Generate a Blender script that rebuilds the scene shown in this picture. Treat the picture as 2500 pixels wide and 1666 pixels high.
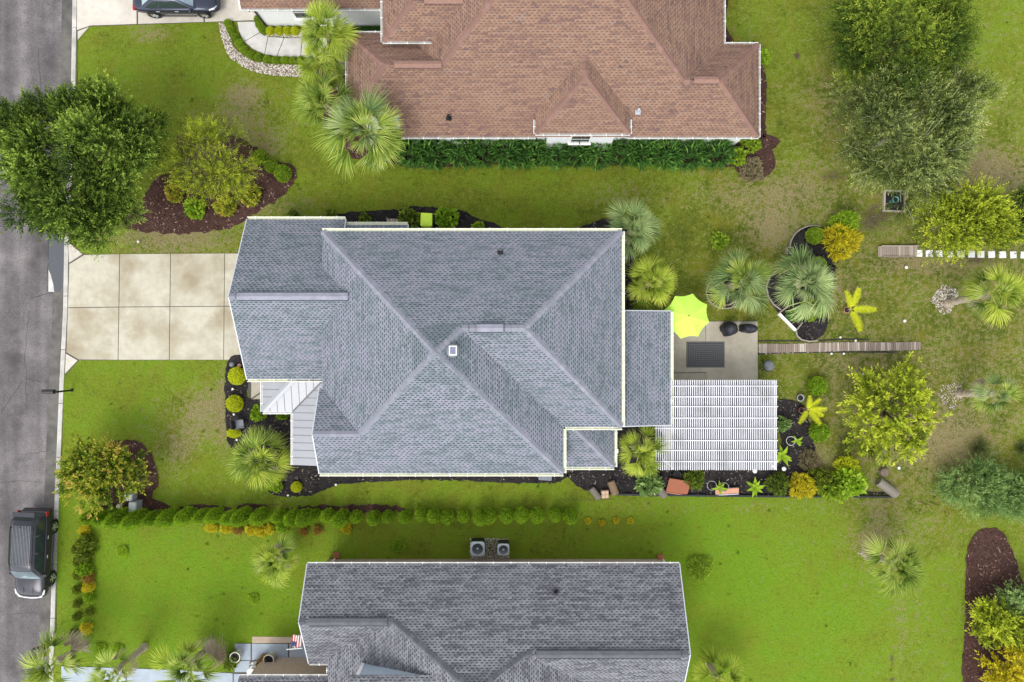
import bpy, bmesh, math, random
import numpy as np
from mathutils import Vector, Matrix
for o in list(bpy.data.objects): bpy.data.objects.remove(o)
scene = bpy.context.scene
C = scene.collection
rng = np.random.default_rng(7); random.seed(7)
R = math.radians
# ------------------------------------------------------------ camera, sky, sun, exposure
CAMH = 38.7                      # drone height above the lawn
PXM = 43.0                       # survey scale: photo pixels per metre on the ground
cd = bpy.data.cameras.new('drone_camera'); cam = bpy.data.objects.new('drone_camera', cd); C.objects.link(cam)
cam.location = (0, 0, CAMH); cam.rotation_euler = (0, 0, 0)
cd.sensor_width = 36; cd.lens = 18 / (2500 / 2 / PXM / CAMH); cd.clip_end = 2000
scene.camera = cam
SUN_EL, SUN_AZ = 52, 205         # azimuth measured clockwise from +Y: light comes from below-left of the picture
w = bpy.data.worlds.new('World'); scene.world = w; w.use_nodes = True
nt = w.node_tree; bg = nt.nodes['Background']
sky = nt.nodes.new('ShaderNodeTexSky'); sky.sky_type = 'NISHITA'; sky.sun_disc = False
sky.sun_elevation = R(SUN_EL); sky.sun_rotation = R(SUN_AZ); sky.air_density = 1.0; sky.dust_density = 1.0; sky.ozone_density = 1.0
hs = nt.nodes.new('ShaderNodeHueSaturation'); hs.inputs['Saturation'].default_value = 0.15
nt.links.new(sky.outputs[0], hs.inputs['Color']); nt.links.new(hs.outputs[0], bg.inputs[0]); bg.inputs[1].default_value = 0.15
sl = bpy.data.lights.new('sun', 'SUN'); sl.energy = 0.85; sl.angle = R(28); sl.color = (1, .965, .91)
so = bpy.data.objects.new('sun', sl); C.objects.link(so); so.location = (0, 0, 60)
sd = Vector((math.sin(R(SUN_AZ)) * math.cos(R(SUN_EL)), math.cos(R(SUN_AZ)) * math.cos(R(SUN_EL)), math.sin(R(SUN_EL))))
so.rotation_euler = (-sd).to_track_quat('-Z', 'Y').to_euler()
scene.view_settings.view_transform = 'Standard'; scene.view_settings.look = 'None'
scene.view_settings.gamma = 1; scene.view_settings.use_curve_mapping = False
scene.view_settings.exposure = 1.35

# ------------------------------------------------------------ helpers
def kz(z): return (CAMH - z) / CAMH / PXM
def G(x, y, z=0.0):
    """survey pixel + height -> metres"""
    k = kz(z); return ((x - 1250) * k, (833 - y) * k, z)
def G2(pts): return [G(x, y)[:2] for x, y in pts]
def link(o, parent=None):
    C.objects.link(o)
    if parent is not None: o.parent = parent
    return o
def tag(o, label=None, cat=None, group=None, kind=None):
    if label: o['label'] = label
    if cat: o['category'] = cat
    if group: o['group'] = group
    if kind: o['kind'] = kind
    return o
def empty(name, loc=(0, 0, 0), rz=0, label=None, cat=None, group=None):
    o = bpy.data.objects.new(name, None); link(o); o.location = loc; o.rotation_euler = (0, 0, rz)
    o.empty_display_size = .2
    return tag(o, label, cat, group)
def mobj(name, me, parent=None, loc=None, rot=None, scale=None):
    o = bpy.data.objects.new(name, me); link(o, parent)
    if loc is not None: o.location = loc
    if rot is not None: o.rotation_euler = rot
    if scale is not None: o.scale = scale if hasattr(scale, '__len__') else (scale,) * 3
    return o
def npmesh(name, V, F, mats=(), tint=None, smooth=False, attrs=None):
    """V (n,3), F list of faces or (m,k) array"""
    me = bpy.data.meshes.new(name)
    V = np.asarray(V, dtype=np.float32)
    if isinstance(F, np.ndarray):
        m, k = F.shape; idx = F.astype(np.int32).ravel(); st = np.arange(m, dtype=np.int32) * k; tot = np.full(m, k, dtype=np.int32)
    else:
        idx = np.array([i for f in F for i in f], dtype=np.int32); tot = np.array([len(f) for f in F], dtype=np.int32)
        st = np.concatenate([[0], np.cumsum(tot)[:-1]]).astype(np.int32); m = len(F)
    me.vertices.add(len(V)); me.vertices.foreach_set('co', V.ravel())
    me.loops.add(len(idx)); me.loops.foreach_set('vertex_index', idx)
    me.polygons.add(m); me.polygons.foreach_set('loop_start', st); me.polygons.foreach_set('loop_total', tot)
    me.polygons.foreach_set('use_smooth', np.full(m, bool(smooth)))
    if tint is not None:
        a = me.attributes.new('tint', 'FLOAT', 'POINT'); a.data.foreach_set('value', np.asarray(tint, dtype=np.float32))
    for nme, arr in (attrs or {}).items():
        a = me.attributes.new(nme, 'FLOAT', 'POINT'); a.data.foreach_set('value', np.asarray(arr, dtype=np.float32))
    for mt in (mats if isinstance(mats, (list, tuple)) else [mats]): me.materials.append(mt)
    me.update(calc_edges=True); me.validate(verbose=False)
    return me
class MB:
    """collects shapes, builds one mesh"""
    def __init__(s): s.V = []; s.F = []
    def add(s, V, F):
        n = len(s.V); s.V += [tuple(v) for v in V]; s.F += [tuple(i + n for i in f) for f in F]; return s
    def box(s, c, d, rz=0, top=1.0):
        cx, cy, cz = c; dx, dy, dz = d[0] / 2, d[1] / 2, d[2] / 2; ca, sa = math.cos(rz), math.sin(rz); P = []
        for z in (-1, 1):
            q = top if z > 0 else 1
            for x, y in ((-1, -1), (1, -1), (1, 1), (-1, 1)):
                X, Y = x * dx * q, y * dy * q; P.append((cx + X * ca - Y * sa, cy + X * sa + Y * ca, cz + z * dz))
        return s.add(P, [(3, 2, 1, 0), (4, 5, 6, 7), (0, 1, 5, 4), (1, 2, 6, 5), (2, 3, 7, 6), (3, 0, 4, 7)])
    def prism(s, poly, z0, z1):
        n = len(poly); a = sum(poly[i][0] * poly[(i + 1) % n][1] - poly[(i + 1) % n][0] * poly[i][1] for i in range(n))
        if a < 0: poly = poly[::-1]
        V = [(x, y, z0) for x, y in poly] + [(x, y, z1) for x, y in poly]
        return s.add(V, [tuple(range(n))[::-1], tuple(range(n, 2 * n))] + [(i, (i + 1) % n, n + (i + 1) % n, n + i) for i in range(n)])
    def tube(s, pts, rad, n=6, cap=True):
        pts = [Vector(p) for p in pts]; m = len(pts); rad = rad if hasattr(rad, '__len__') else [rad] * m
        V = []; F = []
        for i, p in enumerate(pts):
            d = (pts[min(i + 1, m - 1)] - pts[max(i - 1, 0)]).normalized()
            a = d.orthogonal().normalized() if abs(d.z) < .95 else Vector((1, 0, 0)); a = (a - d * a.dot(d)).normalized(); b = d.cross(a)
            for j in range(n):
                t = 2 * math.pi * j / n; V.append(p + (a * math.cos(t) + b * math.sin(t)) * rad[i])
        for i in range(m - 1):
            for j in range(n): F.append((i * n + j, i * n + (j + 1) % n, (i + 1) * n + (j + 1) % n, (i + 1) * n + j))
        if cap: F += [tuple(range(n))[::-1], tuple(range((m - 1) * n, m * n))]
        return s.add(V, F)
    def lathe(s, prof, n=20, c=(0, 0, 0), close=True, ang=0):
        V = []; F = []; m = len(prof)
        for r, z in prof:
            for j in range(n):
                t = 2 * math.pi * j / n + ang; V.append((c[0] + r * math.cos(t), c[1] + r * math.sin(t), c[2] + z))
        for i in range(m - 1):
            for j in range(n): F.append((i * n + j, i * n + (j + 1) % n, (i + 1) * n + (j + 1) % n, (i + 1) * n + j))
        if close: F += [tuple(range(n))[::-1], tuple(range((m - 1) * n, m * n))]
        return s.add(V, F)
    def mesh(s, name, m, smooth=False):
        return npmesh(name, s.V, s.F, m, smooth=smooth)
    def obj(s, name, m, parent=None, smooth=False, bevel=0, **kw):
        o = mobj(name, s.mesh(name, m, smooth), parent, **kw)
        if bevel:
            b = o.modifiers.new('bevel', 'BEVEL'); b.width = bevel; b.segments = 2; b.limit_method = 'ANGLE'
        return o

# ------------------------------------------------------------ materials
MATS = {}
def srgb(r, g, b):
    f = lambda c: ((c / 255 + .055) / 1.055) ** 2.4 if c > 10 else c / 255 / 12.92
    return (f(r), f(g), f(b))
def new_mat(name):
    m = bpy.data.materials.new(name); m.use_nodes = True; MATS[name] = m
    return m, m.node_tree, m.node_tree.nodes['Principled BSDF']
def N(nt, t, **kw):
    n = nt.nodes.new(t)
    for k, v in kw.items():
        if k in n.inputs: n.inputs[k].default_value = v
        else: setattr(n, k, v)
    return n
def ramp(nt, stops, fac, interp='LINEAR'):
    r = nt.nodes.new('ShaderNodeValToRGB'); r.color_ramp.interpolation = interp
    e = r.color_ramp.elements
    while len(e) < len(stops): e.new(.5)
    for i, (p, c) in enumerate(stops): e[i].position = p; e[i].color = (*c, 1) if len(c) == 3 else c
    nt.links.new(fac, r.inputs[0]); return r
def mth(nt, op, a, b=None, clamp=False):
    n = nt.nodes.new('ShaderNodeMath'); n.operation = op; n.use_clamp = clamp
    for i, v in enumerate((a, b)):
        if v is None: continue
        if hasattr(v, 'is_linked') or hasattr(v, 'links'): nt.links.new(v, n.inputs[i])
        else: n.inputs[i].default_value = v
    return n.outputs[0]
def noise(nt, scale, detail=3, vec=None, rough=.55):
    n = N(nt, 'ShaderNodeTexNoise', Scale=scale, Detail=detail, Roughness=rough)
    if vec is None:
        g = nt.nodes.get('POS') or nt.nodes.new('ShaderNodeNewGeometry'); g.name = 'POS'; vec = g.outputs['Position']
    nt.links.new(vec, n.inputs['Vector']); return n.outputs['Fac']
def bumpn(nt, b, h, strength=.3, dist=.02):
    n = N(nt, 'ShaderNodeBump', Strength=strength, Distance=dist); nt.links.new(h, n.inputs['Height']); nt.links.new(n.outputs[0], b.inputs['Normal'])
def mixc(nt, fac, a, b, mode='MIX'):
    n = nt.nodes.new('ShaderNodeMix'); n.data_type = 'RGBA'; n.blend_type = mode
    for v, i in ((fac, 0), (a, 6), (b, 7)):
        if hasattr(v, 'links'): nt.links.new(v, n.inputs[i])
        else: n.inputs[i].default_value = v if i == 0 else (*v, 1)
    return n.outputs[2]
def plain(name, col, rough=.6, metal=0, var=.18, scale=6, spec=.4, bump=0, dirt=None):
    """painted / metal / plastic surface with uneven tone"""
    m, nt, b = new_mat(name)
    n1 = noise(nt, scale, 4); n2 = noise(nt, scale * 9, 2)
    f = mth(nt, 'ADD', mth(nt, 'MULTIPLY', n1, .7), mth(nt, 'MULTIPLY', n2, .3))
    lo = tuple(c * (1 - var) for c in col); hi = tuple(min(1, c * (1 + var)) for c in col)
    r = ramp(nt, [(.3, lo), (.7, hi)], f)
    col_out = r.outputs[0]
    if dirt:
        d = ramp(nt, [(.52, (0, 0, 0)), (.72, (1, 1, 1))], noise(nt, scale * .45, 5))
        col_out = mixc(nt, mth(nt, 'MULTIPLY', d.outputs[0], dirt[1]), col_out, dirt[0])
    nt.links.new(col_out, b.inputs['Base Color'])
    b.inputs['Roughness'].default_value = rough; b.inputs['Metallic'].default_value = metal; b.inputs['Specular IOR Level'].default_value = spec
    if bump: bumpn(nt, b, n2, bump, .01)
    return m
def tinted(name, stops, rough=.6, objvar=.25, spec=.25, fine=0, transl=0, bump=0, patch=0):
    """colour picked per piece from the 'tint' attribute plus the object's random number"""
    m, nt, b = new_mat(name)
    a = N(nt, 'ShaderNodeAttribute', attribute_name='tint'); oi = nt.nodes.new('ShaderNodeObjectInfo')
    f = mth(nt, 'ADD', a.outputs['Fac'], mth(nt, 'MULTIPLY', mth(nt, 'SUBTRACT', oi.outputs['Random'], .5), objvar))
    if fine: f = mth(nt, 'ADD', f, mth(nt, 'MULTIPLY', mth(nt, 'SUBTRACT', noise(nt, 40, 2), .5), fine))
    if patch: f = mth(nt, 'ADD', f, mth(nt, 'MULTIPLY', mth(nt, 'SUBTRACT', noise(nt, .9, 3), .5), patch))
    r = ramp(nt, stops, f)
    nt.links.new(r.outputs[0], b.inputs['Base Color']); b.inputs['Roughness'].default_value = rough; b.inputs['Specular IOR Level'].default_value = spec
    if bump: bumpn(nt, b, noise(nt, 60, 2), bump, .01)
    if transl:
        t = nt.nodes.new('ShaderNodeBsdfTranslucent'); nt.links.new(r.outputs[0], t.inputs[0])
        mx = nt.nodes.new('ShaderNodeMixShader'); mx.inputs[0].default_value = transl
        nt.links.new(b.outputs[0], mx.inputs[1]); nt.links.new(t.outputs[0], mx.inputs[2]); nt.links.new(mx.outputs[0], nt.nodes['Material Output'].inputs[0])
    return m

# lawn: three measured attributes (lush / dry / soil) broken up with noise
def lawn_mat(name):
    m, nt, b = new_mat(name)
    at = {k: N(nt, 'ShaderNodeAttribute', attribute_name=k).outputs['Fac'] for k in ('lush', 'dry', 'soil', 'blade')}
    big = noise(nt, .55, 4); mid = noise(nt, 3.2, 4); fin = noise(nt, 13, 3); ult = noise(nt, 40, 2); gr = noise(nt, 7, 3, rough=.75)
    l = mth(nt, 'ADD', at['lush'], mth(nt, 'MULTIPLY', mth(nt, 'SUBTRACT', big, .5), 1.2))
    l = mth(nt, 'ADD', l, mth(nt, 'MULTIPLY', mth(nt, 'SUBTRACT', mid, .5), .9))
    l = mth(nt, 'ADD', l, mth(nt, 'MULTIPLY', mth(nt, 'SUBTRACT', fin, .5), .9))
    l = mth(nt, 'ADD', l, mth(nt, 'MULTIPLY', mth(nt, 'SUBTRACT', ult, .5), .9))
    l = mth(nt, 'ADD', l, mth(nt, 'MULTIPLY', mth(nt, 'SUBTRACT', gr, .5), 1.3))
    base0 = ramp(nt, [(0, GR[0]), (.3, GR[1]), (.6, GR[2]), (1, GR[3])], l)
    yw = ramp(nt, [(.46, (0, 0, 0)), (.66, (1, 1, 1))], noise(nt, .8, 5))
    class base: outputs = [mixc(nt, mth(nt, 'MULTIPLY', mth(nt, 'MULTIPLY', yw.outputs[0], mth(nt, 'SUBTRACT', 1.15, at['lush'], True)), .8), base0.outputs[0], (.185, .185, .018))]
    d = mth(nt, 'ADD', at['dry'], mth(nt, 'MULTIPLY', mth(nt, 'SUBTRACT', mid, .5), 1.7))
    d = mth(nt, 'ADD', d, mth(nt, 'MULTIPLY', mth(nt, 'SUBTRACT', big, .5), .6))
    d = mth(nt, 'ADD', d, mth(nt, 'MULTIPLY', mth(nt, 'SUBTRACT', gr, .5), 1.4))
    d = mth(nt, 'ADD', d, mth(nt, 'MULTIPLY', mth(nt, 'SUBTRACT', fin, .5), .9))
    dm = ramp(nt, [(.34, (0, 0, 0)), (.80, (1, 1, 1))], d)
    straw = ramp(nt, [(.3, GR[4]), (.7, GR[5])], fin)
    c1 = mixc(nt, mth(nt, 'MULTIPLY', dm.outputs[0], .85), base.outputs[0], straw.outputs[0])
    s = mth(nt, 'ADD', at['soil'], mth(nt, 'MULTIPLY', mth(nt, 'SUBTRACT', mid, .5), .9))
    s = mth(nt, 'ADD', s, mth(nt, 'MULTIPLY', mth(nt, 'SUBTRACT', fin, .5), 1.1))
    sm = ramp(nt, [(.42, (0, 0, 0)), (.75, (1, 1, 1))], s)
    soil = ramp(nt, [(.35, GR[6]), (.65, GR[7])], ult)
    c2 = mixc(nt, sm.outputs[0], c1, soil.outputs[0])
    # each blade a little lighter or darker
    v = mth(nt, 'ADD', .62, mth(nt, 'MULTIPLY', at['blade'], .72))
    hsn = nt.nodes.new('ShaderNodeHueSaturation'); nt.links.new(c2, hsn.inputs['Color']); nt.links.new(v, hsn.inputs['Value'])
    nt.links.new(hsn.outputs[0], b.inputs['Base Color']); b.inputs['Roughness'].default_value = .85; b.inputs['Specular IOR Level'].default_value = .15
    bumpn(nt, b, mth(nt, 'ADD', gr, mth(nt, 'MULTIPLY', ult, .6)), .9, .07)
    return m
GR = [(.080, .104, .011), (.132, .168, .015), (.170, .236, .015), (.142, .262, .011), (.190, .150, .068), (.33, .265, .15), (.052, .036, .024), (.130, .094, .062)]
M_lawn = lawn_mat('lawn_grass')

def asphalt():
    m, nt, b = new_mat('asphalt')
    ult = noise(nt, 17, 3, rough=.8); fin = noise(nt, 11, 3); big = noise(nt, .35, 4); mid = noise(nt, 1.3, 5)
    sep = nt.nodes.new('ShaderNodeSeparateXYZ'); nt.links.new(nt.nodes['POS'].outputs['Position'], sep.inputs[0])
    wv = N(nt, 'ShaderNodeCombineXYZ'); nt.links.new(mth(nt, 'MULTIPLY', sep.outputs[0], 1.0), wv.inputs[0]); nt.links.new(mth(nt, 'MULTIPLY', sep.outputs[1], .05), wv.inputs[1])
    tr = noise(nt, 1.1, 2, wv.outputs[0])          # wheel tracks along the street
    f = mth(nt, 'ADD', mth(nt, 'MULTIPLY', big, .45), mth(nt, 'MULTIPLY', tr, .35)); f = mth(nt, 'ADD', f, mth(nt, 'MULTIPLY', mid, .2))
    r = ramp(nt, [(.38, (.075, .069, .069)), (.5, (.120, .110, .112)), (.62, (.195, .179, .177))], f)
    sp = ramp(nt, [(.30, (.60, .60, .61)), (.5, (1, 1, 1)), (.70, (1.42, 1.38, 1.37))], ult)
    c = mixc(nt, 1.0, r.outputs[0], sp.outputs[0], 'MULTIPLY')
    st = ramp(nt, [(.56, (0, 0, 0)), (.70, (1, 1, 1))], noise(nt, .62, 5))
    c = mixc(nt, mth(nt, 'MULTIPLY', st.outputs[0], .6), c, (.05, .046, .046))
    nt.links.new(c, b.inputs['Base Color']); b.inputs['Roughness'].default_value = .88; b.inputs['Specular IOR Level'].default_value = .25
    bumpn(nt, b, ult, .5, .01); return m
def concrete(name, a, c2, stain, amt=.5, ss=.5):
    m, nt, b = new_mat(name)
    oi = nt.nodes.new('ShaderNodeObjectInfo')
    big = noise(nt, ss, 5); mid = noise(nt, 2.6, 5); ult = noise(nt, 45, 2)
    f = mth(nt, 'ADD', mth(nt, 'MULTIPLY', mid, .6), mth(nt, 'MULTIPLY', ult, .3)); f = mth(nt, 'ADD', f, mth(nt, 'MULTIPLY', oi.outputs['Random'], .12))
    r = ramp(nt, [(.38, a), (.62, c2)], f)
    s = ramp(nt, [(.45, (0, 0, 0)), (.68, (1, 1, 1))], big)
    c = mixc(nt, mth(nt, 'MULTIPLY', s.outputs[0], amt), r.outputs[0], stain)
    nt.links.new(c, b.inputs['Base Color']); b.inputs['Roughness'].default_value = .85; b.inputs['Specular IOR Level'].default_value = .25
    bumpn(nt, b, ult, .2, .005); return m
M_asph = asphalt()
M_drive = concrete('driveway_concrete', (.395, .365, .285), (.485, .455, .365), (.265, .215, .135), .85, .38)
M_drive2 = concrete('pale_concrete', (.46, .42, .36), (.56, .52, .455), (.36, .33, .28), .4, .6)
M_walk = concrete('walk_concrete', (.44, .425, .40), (.57, .55, .52), (.33, .32, .30), .5, .9)
M_kerb = concrete('kerb_concrete', (.38, .365, .335), (.52, .50, .465), (.19, .18, .165), .6, .6)
M_gut = concrete('gutter_pan_concrete', (.085, .080, .072), (.14, .132, .12), (.05, .048, .046), .7, .8)
M_patio = concrete('patio_concrete', (.33, .30, .235), (.41, .375, .30), (.27, .225, .16), .5, .7)
M_bluewalk = concrete('painted_grey_blue_concrete', (.29, .34, .40), (.36, .41, .47), (.25, .29, .33), .4, .6)
M_tan = concrete('tan_exposed_concrete', (.37, .29, .215), (.50, .40, .31), (.30, .22, .16), .4, 2)
M_joint = plain('joint_filler', (.085, .075, .062), .9)
M_tar = plain('tar', (.035, .033, .033), .7)
def mulch(name, lo, mid, hi):
    m, nt, b = new_mat(name)
    v = N(nt, 'ShaderNodeTexVoronoi', Scale=16.0); g = nt.nodes.new('ShaderNodeNewGeometry'); g.name = 'POS'; nt.links.new(g.outputs['Position'], v.inputs['Vector'])
    f = mth(nt, 'ADD', mth(nt, 'MULTIPLY', noise(nt, 26, 3), .65), mth(nt, 'MULTIPLY', noise(nt, 1.3, 3), .35))
    r = ramp(nt, [(.35, lo), (.52, mid), (.68, hi)], f)
    nt.links.new(r.outputs[0], b.inputs['Base Color']); b.inputs['Roughness'].default_value = .9; b.inputs['Specular IOR Level'].default_value = .15
    bumpn(nt, b, v.outputs['Distance'], .8, .04); return m
M_mred = mulch('red_brown_mulch', (.030, .014, .011), (.060, .030, .024), (.13, .075, .06))
M_mblk = mulch('black_mulch', (.008, .0075, .0085), (.024, .021, .022), (.075, .063, .058))
M_cred = tinted('red_brown_chips', [(0, (.028, .012, .010)), (.45, (.075, .036, .027)), (.72, (.17, .10, .075)), (.9, (.36, .27, .22))], .9)
M_cblk = tinted('black_chips', [(0, (.008, .008, .009)), (.45, (.028, .025, .026)), (.72, (.075, .06, .052)), (.9, (.30, .25, .20))], .9)

# roofs
M_sh = {
 'grey_blue': tinted('grey_blue_shingle', [(0, (0.124, 0.146, 0.165)), (.25, (0.164, 0.187, 0.211)), (.5, (0.196, 0.207, 0.245)), (.75, (0.220, 0.213, 0.264)), (1, (0.216, 0.184, 0.245))], .9, .5, .15, .35, patch=.9),
 'brown': tinted('brown_red_shingle', [(0, (0.099, 0.070, 0.070)), (.25, (0.150, 0.093, 0.077)), (.55, (0.206, 0.126, 0.090)), (.85, (0.244, 0.153, 0.109)), (1, (0.193, 0.140, 0.113))], .9, .6, .15, .35, patch=.45),
 'charcoal': tinted('charcoal_grey_shingle', [(0, (.095, .095, .107)), (.3, (.155, .157, .174)), (.6, (.195, .198, .217)), (1, (.230, .234, .256))], .9, .5, .15, .35, patch=.55)}
M_shbase = {'grey_blue': plain('grey_blue_underlay', (0.045, 0.060, 0.072), .9, var=.3), 'brown': plain('brown_underlay', (.125, .072, .060), .9, var=.3), 'charcoal': plain('charcoal_underlay', (0.040, 0.040, 0.048), .9, var=.3)}
M_cap = {'grey_blue': tinted('grey_lavender_cap', [(0, (0.194, 0.199, 0.236)), (.5, (0.245, 0.247, 0.290)), (1, (0.298, 0.298, 0.343))], .9, .8, .15, .3),
 'brown': tinted('brown_cap', [(0, (0.184, 0.107, 0.087)), (.5, (0.230, 0.136, 0.109)), (1, (0.266, 0.165, 0.133))], .9, .8, .15, .3),
 'charcoal': tinted('charcoal_cap', [(0, (.080, .082, .094)), (.5, (.115, .118, .134)), (1, (.150, .155, .175))], .9, .8, .15, .3)}
M_vent = {'grey_blue': plain('grey_ridge_vent', (.225, .225, .275), .8, var=.25, scale=3), 'brown': plain('brown_ridge_vent', (.225, .128, .098), .8), 'charcoal': plain('charcoal_ridge_vent', (.085, .088, .10), .8, var=.25, scale=3)}
M_white = plain('white_paint', (.74, .74, .72), .5, var=.06)
M_cream = plain('cream_gutter_paint', (.74, .75, .60), .5, var=.08, dirt=((.45, .46, .30), .25))
M_trim = plain('dulled_white_gutter', (.60, .60, .58), .5, var=.12, dirt=((.30, .28, .24), .5))
M_slat = plain('white_vinyl_slat', (.60, .60, .63), .5, var=.10, scale=2, dirt=((.34, .34, .32), .55))
M_wallw = plain('white_siding', (.70, .71, .72), .7, var=.05)
M_wallb = plain('pale_grey_siding', (.50, .52, .55), .7, var=.06)
M_wallt = plain('tan_brick_wall', (.42, .32, .26), .85, var=.2, scale=10)
M_metalroof = plain('light_grey_metal_roof', (.295, .30, .322), .45, .2, var=.05, scale=1.2)
M_seam = plain('metal_seam_grey', (.17, .173, .18), .5, .2)
M_glass = plain('dark_glass', (.025, .04, .04), .08, 0, var=.1, spec=.9)
M_black = plain('black_plastic', (.016, .017, .020), .45, var=.3)
M_blackm = plain('black_metal', (.014, .014, .016), .4, .3)
M_grey = plain('grey_plastic', (.16, .17, .19), .5)
M_lgrey = plain('light_grey_metal', (.42, .46, .49), .45, .3, var=.08)
M_steel = plain('bright_steel', (.70, .71, .73), .25, .8, var=.08)
M_lime = plain('lime_fabric', (.47, .75, .085), .75, var=.05, scale=3)
M_limep = plain('lime_plastic', (.58, .80, .05), .45, var=.05)
M_terra = plain('terracotta', (.26, .085, .042), .75, var=.15)
M_terra2 = plain('pale_terracotta', (.44, .22, .14), .75, var=.15)
M_wood = tinted('weathered_grey_wood', [(0, (0.250, 0.206, 0.169)), (.5, (0.425, 0.362, 0.306)), (1, (0.600, 0.525, 0.456))], .85, 1.0, .15, .5)
M_wood2 = tinted('pale_boardwalk_wood', [(0, (.24, .19, .155)), (.4, (.42, .36, .31)), (.75, (.56, .51, .46)), (1, (.66, .62, .58))], .85, 1.1, .15, .5)
M_brick = tinted('brown_paver', [(0, (.16, .095, .060)), (.5, (.25, .155, .10)), (1, (.33, .22, .15))], .9, 1.0, .15, .4)
M_bark = plain('grey_brown_bark', (.14, .105, .075), .9, var=.4, scale=9, bump=.6)
M_bark2 = plain('palm_trunk_fibre', (0.365, 0.304, 0.236), .9, var=.45, scale=9, bump=.8)
M_stone = tinted('pale_river_stone', [(0, (.22, .165, .13)), (.4, (.47, .40, .34)), (.7, (.64, .59, .52)), (1, (.78, .76, .73))], .7, .2)
M_tread = plain('tyre_rubber', (.012, .012, .013), .8)
M_red = plain('red_lens', (.30, .012, .010), .2)
M_mirrorglass = plain('sky_reflecting_windscreen', (.34, .45, .50), .10, .75, var=.3, scale=1.6)
M_paintg = plain('dark_grey_car_paint', (.038, .038, .046), .22, .35, var=.05)
M_paintb = plain('black_blue_car_paint', (.045, .050, .075), .25, .5, var=.06)
M_rope = plain('edging_board', (0.270, 0.240, 0.203), .85, var=.25)
M_rug1 = plain('dark_rug', (.055, .057, .060), .95, var=.2, scale=20)
M_rug2 = plain('grey_rug_stripe', (.145, .145, .145), .95, var=.2, scale=20)
M_roll = tinted('weathered_mat_roll', [(0, (.20, .18, .15)), (.5, (.32, .29, .25)), (1, (.42, .39, .35))], .9, .6, .1, .6)
M_rollb = plain('brown_bamboo_mat', (.22, .15, .095), .9, var=.35, scale=14)
M_water = plain('puddle_water', (.05, .055, .062), .03, 0, var=.1, spec=1.0)
M_teal = plain('teal_plastic', (.10, .33, .30), .5)
M_blue = plain('flag_blue', (.04, .05, .14), .8)
M_fred = plain('flag_red', (.42, .07, .06), .8)
# ------------------------------------------------------------ ground, road, kerb
def pip(X, Y, poly):
    ins = np.zeros(X.shape, bool); n = len(poly)
    for i in range(n):
        x0, y0 = poly[i]; x1, y1 = poly[(i + 1) % n]
        c = ((y0 > Y) != (y1 > Y))
        with np.errstate(divide='ignore', invalid='ignore'): ins ^= c & (X < (x1 - x0) * (Y - y0) / (y1 - y0 + 1e-12) + x0)
    return ins
KP = [(190, -400), (188, 0), (184, 230), (174, 480), (168, 588), (165, 760), (158, 894), (153, 1009), (148, 1131), (138, 1372), (132, 1583), (122, 2100)]
KW = np.array([G(x, y)[:2] for x, y in KP])            # right edge of the kerb
def kerbx(Y): return np.interp(-np.asarray(Y, float), -KW[:, 1], KW[:, 0])
CTL = np.array([(300,130,.60,.12),(450,230,.60,.1),(600,300,.5,.2),(750,430,.5,.12),(1000,470,.46,.1),(1300,460,.5,.08),(1600,470,.5,.2),(1900,100,.5,.22),(1900,350,.45,.3),(2050,250,.2,.45),
 (1950,470,.35,.5),(1700,560,.22,.22),(1900,500,.3,.45),(2450,100,.6,.25),(2450,300,.5,.35),(2400,420,.3,.65),(2100,560,.3,.42),(2200,720,.25,.38),(2150,860,.18,.42),(2050,900,.2,.45),
 (1950,900,.3,.3),(2350,860,.25,.45),(2300,1100,.2,.55),(2200,1200,.3,.4),(2050,1000,.2,.45),(300,950,.66,.08),(450,900,.62,.08),(250,1050,.68,.08),(430,1110,.5,.35),(470,1010,.45,.45),
 (500,1150,.65,.15),(600,1250,.6,.12),(900,1200,.55,.1),(1300,1210,.6,.1),(1500,1240,.6,.15),(300,1400,.92,0),(500,1400,.92,0),(600,1500,.95,0),(1000,1330,.55,0),(1400,1320,.6,0),
 (1700,1350,.95,.05),(1800,1400,1.05,.05),(1750,1550,.85,.05),(1950,1300,.8,.18),(2000,1500,.95,.1),(2250,1450,.75,.18),(2330,1600,.75,.18),(2200,1250,.55,.38),(2450,1250,.6,.28),
 (160,1300,.75,.05),(230,300,.6,.1),(200,600,.6,.25),(400,600,.45,.4),(150,1100,.72,.05),(1750,250,.5,.2),(1900,640,.22,.3)])
DRY = [(370,82,60,22,.75),(595,232,45,34,.9),(560,300,120,50,.55),(650,360,60,40,.55),(440,582,170,30,.6),(600,510,70,34,.55),(700,500,90,30,.45),(500,1000,45,60,.45),(440,1090,40,45,.55),(545,1010,18,120,.6),
 (1880,560,60,55,.6),(1770,480,60,40,.3),(1920,470,90,35,.35),(2400,420,90,40,.55),(2250,640,120,30,.5),(2010,700,60,60,.35),(2200,1060,120,60,.3),(2330,1080,100,70,.35),(1990,1130,50,35,.5),
 (2150,1280,30,90,.4),(2120,1330,40,35,.7),(2200,1500,16,260,.35),(2240,1500,14,240,.25),(1120,478,180,12,.2),(1540,480,160,30,.3),(310,650,40,10,.3),(700,1215,90,10,.45),(2120,880,140,30,.2),(2420,560,60,60,.3),(1800,1240,260,14,.3)]
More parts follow.
